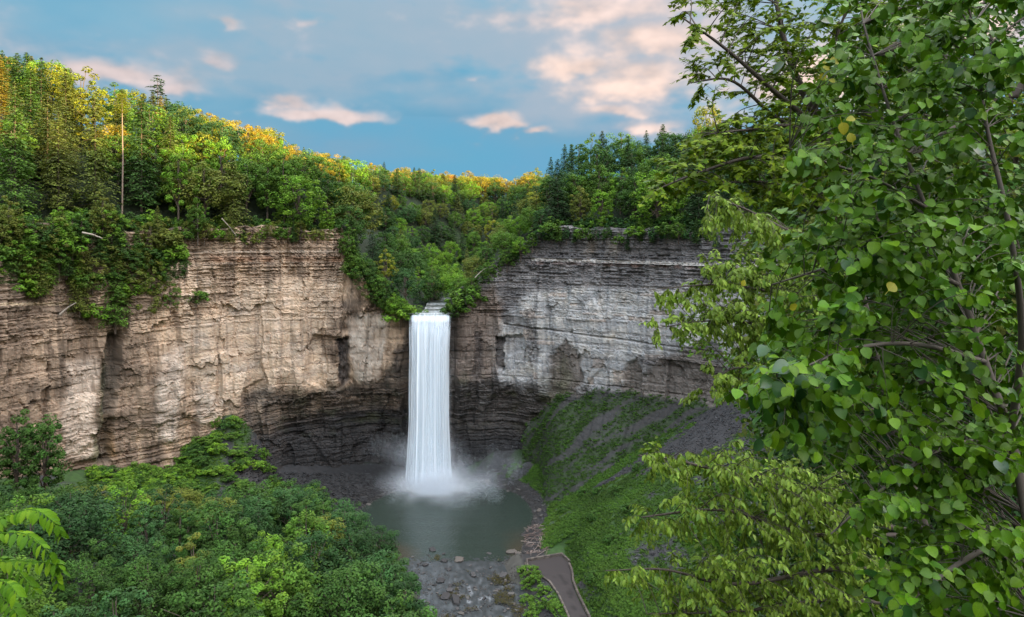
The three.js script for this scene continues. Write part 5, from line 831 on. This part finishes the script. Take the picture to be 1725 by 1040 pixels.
{ // maple reaching out over the gorge
  const root = base('maple_tree', at(1620, 1060, 12)); root.position.y = landHeight(root.position.x, 12) - 0.3; tag(root, 'maple with lobed leaves and dark limbs spreading against the sky, behind the near round-leaved tree', 'tree');
  const T = [at(1620, 1060, 12), at(1570, 700, 12), at(1520, 480, 12), at(1450, 330, 12), at(1372, 190, 12)];
  const limbs = [{ p: [...T, at(1330, 100, 12), at(1300, -40, 12)], r0: 0.2, r1: 0.03 }, { p: [at(1450, 330, 12), at(1372, 215, 11.4), at(1300, 150, 11), at(1220, 80, 10.8), at(1150, 30, 10.6)], r0: 0.07, r1: 0.012 }, { p: [at(1400, 240, 12), at(1310, 200, 11.5), at(1230, 135, 11.2), at(1160, 140, 11)], r0: 0.05, r1: 0.01 }, { p: [at(1450, 330, 12), at(1340, 215, 11), at(1270, 218, 10.8), at(1200, 225, 10.5)], r0: 0.05, r1: 0.01 },
    { p: [at(1490, 420, 12), at(1400, 300, 10.8), at(1280, 265, 10.4), at(1180, 290, 10.2), at(1110, 318, 10)], r0: 0.055, r1: 0.01 }, { p: [at(1372, 190, 12), at(1400, 90, 11.5), at(1440, -20, 11.2)], r0: 0.05, r1: 0.015 }, { p: [at(1520, 480, 12), at(1420, 380, 11), at(1300, 310, 10.6), at(1200, 310, 10.4)], r0: 0.05, r1: 0.01 }, { p: [at(1450, 330, 12), at(1540, 180, 12.5), at(1620, 60, 13), at(1680, -30, 13)], r0: 0.06, r1: 0.015 }];
  const ends = [...sampleEnds(31, [[1125, -20], [1118, 40], [1160, 75], [1145, 150], [1175, 165], [1230, 130], [1300, 220], [1380, 230], [1480, 210], [1560, 120], [1560, -30]], 135, 10.2, 13, 0.34), ...sampleEnds(32, [[1100, 315], [1095, 330], [1190, 325], [1300, 335], [1450, 370], [1480, 240], [1350, 225], [1270, 185], [1210, 210], [1140, 245]], 125, 9.6, 12, 0.28), ...sampleEnds(33, [[1480, 200], [1740, 100], [1740, 500], [1500, 460]], 60, 11, 13.5, 0.4)];
  const mats = [bladeMat(0.10, 0.20, 0.012), bladeMat(0.15, 0.27, 0.012), bladeMat(0.20, 0.30, 0.014)];
  console.log('maple leaves ' + leafyTree(root, { seed: 41, limbs, ends, bark: twigMat, twig: 0.014, reach: 1.6, subs: 6, sub: 0.36, per: 7, leaf: lobedLeaf(0.115), mats, single: 300, mat: bladeMat(0.15, 0.27, 0.012, { roughness: 0.65, specularIntensity: 0.2 }), warm: 0.55, turn: 0.9, up: 1.0, flat: 0.5, spread: 0.9, leafDown: 0.35, leafSide: 0.7, from: 0.4 }));
}
{ // pale hornbeam-like tree whose drooping sprays reach over the slope
  const root = base('hornbeam_tree', at(1600, 1100, 9)); root.position.y = landHeight(root.position.x, 9) - 0.3; tag(root, 'yellow-green tree with drooping pointed leaves in sprays over the green slope', 'tree');
  const limbs = [{ p: [at(1600, 1120, 9), at(1560, 900, 9), at(1500, 700, 9), at(1460, 520, 9), at(1420, 380, 9)], r0: 0.09, r1: 0.02 }, { p: [at(1560, 900, 9), at(1380, 860, 8.4), at(1230, 800, 8), at(1120, 772, 7.8), at(1075, 768, 7.7)], r0: 0.035, r1: 0.005 }, { p: [at(1575, 960, 9), at(1400, 960, 8.2), at(1230, 985, 7.8), at(1120, 960, 7.6), at(1020, 962, 7.4)], r0: 0.035, r1: 0.005 }, { p: [at(1560, 900, 9), at(1360, 900, 8.3), at(1220, 860, 8), at(1110, 868, 7.7), at(1080, 872, 7.6)], r0: 0.03, r1: 0.005 },
    { p: [at(1460, 520, 9), at(1340, 500, 8.6), at(1220, 480, 8.4), at(1095, 488, 8.2)], r0: 0.03, r1: 0.004 }, { p: [at(1480, 600, 9), at(1340, 560, 8.6), at(1220, 540, 8.4), at(1110, 552, 8.2)], r0: 0.03, r1: 0.004 }, { p: [at(1440, 440, 9), at(1330, 390, 8.6), at(1250, 350, 8.4), at(1195, 330, 8.3)], r0: 0.03, r1: 0.004 }, { p: [at(1500, 700, 9), at(1360, 660, 8.6), at(1240, 620, 8.4), at(1180, 668, 8.2)], r0: 0.025, r1: 0.004 }, { p: [at(1600, 1040, 9), at(1420, 1010, 8.2), at(1250, 1030, 7.8), at(1090, 1035, 7.5)], r0: 0.03, r1: 0.005 }];
  const ends = [...sampleEnds(51, [[1020, 968], [1060, 985], [1110, 985], [1100, 1050], [1500, 1050], [1500, 780], [1380, 770], [1240, 740], [1190, 752], [1080, 765], [1105, 800], [1180, 800], [1110, 830], [1165, 845], [1085, 872], [1120, 890], [1190, 905], [1160, 935], [1080, 945]], 330, 7.2, 9, 0.16), ...sampleEnds(52, [[1190, 335], [1215, 325], [1330, 380], [1440, 420], [1440, 640], [1300, 650], [1180, 668], [1230, 620], [1290, 600], [1240, 585], [1105, 555], [1120, 535], [1200, 520], [1100, 492], [1110, 480], [1180, 470], [1185, 420], [1230, 400], [1180, 385]], 260, 7.9, 9.2, 0.15)];
  for (const l of limbs.slice(1)) { const c = curve(l.p, 20), q = mulberry(l.p.length * 7 + ends.length); for (let k = 0; k < 9; k++) { const p = pathPoint(c, 0.5 + 0.5 * (k + 1) / 9).add(V3((q() - 0.5) * 0.3, (q() - 0.4) * 0.14, (q() - 0.5) * 0.3)); ends.push(p); } }
  const leaf = leafShape(0.076, 0.036, { rows: 4, curl: 0.35, fold: 0.3, stalk: 0.012, bias: 0.8 });
  console.log('hornbeam leaves ' + leafyTree(root, { seed: 61, limbs, ends, bark: twigMat, twig: 0.006, reach: 0.7, subs: 5, sub: 0.2, per: 7, leaf, single: 300, mats: [bladeMat(0.15, 0.28, 0.03), bladeMat(0.21, 0.36, 0.045), bladeMat(0.30, 0.44, 0.07)], mat: bladeMat(0.25, 0.395, 0.045, { roughness: 0.5, specularIntensity: 0.4 }), warm: 0.16, turn: 1.1, up: 0.8, flat: 0.35, spread: 0.55, forward: 1, droop: 0.15, sag: 0.25, leafDown: 0.75, leafSide: 0.6, from: 0.25 }));
}
{ // leafy trees standing behind, further down the overlook's slope
  const list = [[1500, 340, 19, 4.0, 'mid green', 'mid green tree behind the maple, half way up the right side'], [1670, 260, 17, 4.4, 'deep green', 'dark tree behind the near leaves at the upper right'], [1610, 560, 15, 4.2, 'olive green', 'olive tree behind the near stem, half way up'], [1440, 640, 17, 3.2, 'mid green', 'green tree behind the pale drooping sprays'], [1560, 820, 13, 3.4, 'deep green', 'dark tree behind the lower near leaves'], [1700, 900, 11, 3.0, 'dark green', 'darkest tree in the bottom right corner'], [1350, 980, 14, 2.6, 'mid green', 'green tree under the drooping sprays at the bottom'], [1740, 560, 12, 3.0, 'deep green', 'dark tree at the right edge, half way up']];
  const kit = [0, 1].map((k) => broadleaf(900 + k, 9, 4, { clumps: 90, per: 150, size: 0.085, clump: 1.05, tall: 0.45, centre: 0.6 }));
  list.forEach(([px, py, d, rad, tone, label], i) => { const c = at(px, py, d), k = kit[i % 2], s = rad / 4, o = base('slope_tree', V3(c.x, c.y - 9 * 0.6 * s, c.z)); mesh('trunk', k.trunk, barkMat, o); mesh('crown', k.crown, TONES[tone], o); o.scale.setScalar(s); o.rotation.y = i * 1.3; tag(o, label, 'tree'); });
}
{ // hemlock boughs entering from the upper right
  const root = base('hemlock_tree', at(1900, 300, 9)); root.position.y -= 8; tag(root, 'dark hemlock boughs hanging into the upper right corner', 'conifer');
  const r = mulberry(7), L = new Leaves(), wood = [tube([V3(0, 0, 0), V3(0, 7, 0), V3(0, 12, 0)], 0.16, 0.05, 8)];
  for (const [x0, y0, x1, y1, d] of [[1900, -60, 1560, 70, 8.5], [1900, -20, 1600, 130, 9], [1900, 40, 1640, 150, 9.5], [1900, -120, 1580, 10, 9.2]]) {
    const a = at(x0, y0, 9).sub(root.position), b = at(x1, y1, d).sub(root.position), path = curve([a, a.clone().lerp(b, 0.5).add(V3(0, 0.3, 0)), b], 20); wood.push(tube(path, 0.03, 0.006, 5));
    for (let k = 0; k < 60; k++) { const t = 0.2 + 0.8 * k / 60, p = pathPoint(path, t), s = k % 2 ? 1 : -1, e = p.clone().add(V3(-0.25 * r(), -0.18 - 0.2 * r(), s * (0.5 + 0.4 * r())).multiplyScalar(1.1 - 0.6 * t)); for (let q = 0; q < 26; q++) { const w = p.clone().lerp(e, r()), t2 = 0.7 + 0.5 * r(); L.add(w.x + (r() - 0.5) * 0.06, w.y + (r() - 0.5) * 0.04, w.z + (r() - 0.5) * 0.12, (r() - 0.5) * 0.8, 1, (r() - 0.5) * 0.8, 0.035, 0.008, t2, t2, t2, r); } }
  }
  mesh('trunk', mergeGeometries(wood), barkMat, root); mesh('foliage', L.build(), TONES['dark green'], root).userData.kind = 'stuff';
}
{ // gnarled limb crossing at the right edge
  const p = [at(1915, -150, 8.8), at(1840, -40, 7.4), at(1760, 60, 6), at(1716, 150, 6), at(1690, 178, 6), at(1640, 205, 6), at(1600, 222, 6), at(1575, 240, 6.1), at(1560, 262, 6.1)], o = base('bare_limb', p[0]); tag(o, 'thick dark crooked limb reaching in from the right edge', 'branch'); mesh('limb', tube(curve(p, 24).map((q) => q.clone().sub(o.position)), 0.05, 0.035, 8), twigMat, o); mesh('side_branch', tube(curve([p[6], at(1590, 200, 5.9), at(1560, 190, 5.8)], 8).map((q) => q.clone().sub(o.position)), 0.014, 0.004, 5), twigMat, o);
}
{ // fronds of small paired leaflets, low at the left
  const root = base('locust_sprig', at(-60, 990, 2.3)); tag(root, 'bright green fronds of paired leaflets in the lower left corner', 'plant');
  const leaflet = leafShape(0.038, 0.016, { rows: 5, curl: 0.3, fold: 0.2, stalk: 0.004, bias: 0.85 }), mats = [[0.15, 0.33, 0.008], [0.10, 0.25, 0.008], [0.22, 0.40, 0.012]].map((c) => bladeMat(...c, { specularIntensity: 0.25, roughness: 0.6 })), r = mulberry(88);
  const foot = root.position.clone().add(V3(-0.25, 0, 0.1)); foot.y = landHeight(foot.x, -foot.z) - 0.1;
  const stem = curve([foot, foot.clone().lerp(root.position, 0.6).add(V3(-0.12, 0, 0)), at(-60, 1000, 2.3), at(-40, 900, 2.3), at(-15, 850, 2.3)], 10);
  mesh('stem', tube(stem.map((q) => q.clone().sub(root.position)), 0.011, 0.003, 6), greyTwig, root);
  for (const [pts, n, d] of [[[[-25, 885], [20, 866], [60, 860], [90, 880], [103, 905]], 13, 2.3], [[[-40, 905], [10, 898], [50, 903], [75, 925], [90, 955], [98, 985]], 12, 2.2], [[[-40, 950], [15, 945], [60, 947], [95, 950], [104, 965]], 10, 2.25], [[[-45, 940], [0, 940], [30, 962], [50, 985], [60, 995]], 7, 2.35], [[[-50, 985], [-10, 978], [15, 985], [27, 1000]], 8, 2.15], [[[-40, 1010], [0, 1008], [25, 1030], [40, 1055]], 9, 2.2]]) {
    const rach = curve(pts.map(([x, y], i) => at(x, y, d + 0.05 * Math.sin(i * 1.7))), 24).map((q) => q.clone().sub(root.position));
    mesh('rachis', tube(rach, 0.0022, 0.001, 4), mats[1], root);
    const m2 = Math.round(n * 1.5); for (let i = 0; i < m2; i++) for (const s of [-1, 1]) { const t = (i + 0.8) / m2, p = pathPoint(rach, Math.min(0.999, t)), q = pathPoint(rach, Math.min(1, t + 0.02)), dir = q.sub(pathPoint(rach, Math.max(0, t - 0.03))).normalize(), side = V3().crossVectors(dir, V3(0, 1, 0.5)).normalize().multiplyScalar(s), ax = side.multiplyScalar(0.75).addScaledVector(dir, 0.35).add(V3(0, -0.55, 0)).add(V3(r() - 0.5, r() - 0.5, r() - 0.5).multiplyScalar(0.4)).normalize(), nr = V3((r() - 0.5) * 0.8, 0.8, 0.6).addScaledVector(V3(r() - 0.5, r() - 0.5, r() - 0.5), 0.5); nr.addScaledVector(ax, -nr.dot(ax)).normalize(); const o = mesh('leaflet', leaflet, mats[Math.floor(r() * 3)], root), m = new THREE.Matrix4().makeBasis(V3().crossVectors(nr, ax), nr, ax); o.quaternion.setFromRotationMatrix(m); o.position.copy(p); o.scale.setScalar(0.8 + 0.45 * r()); }
  }
}
renderer.render(scene, camera);
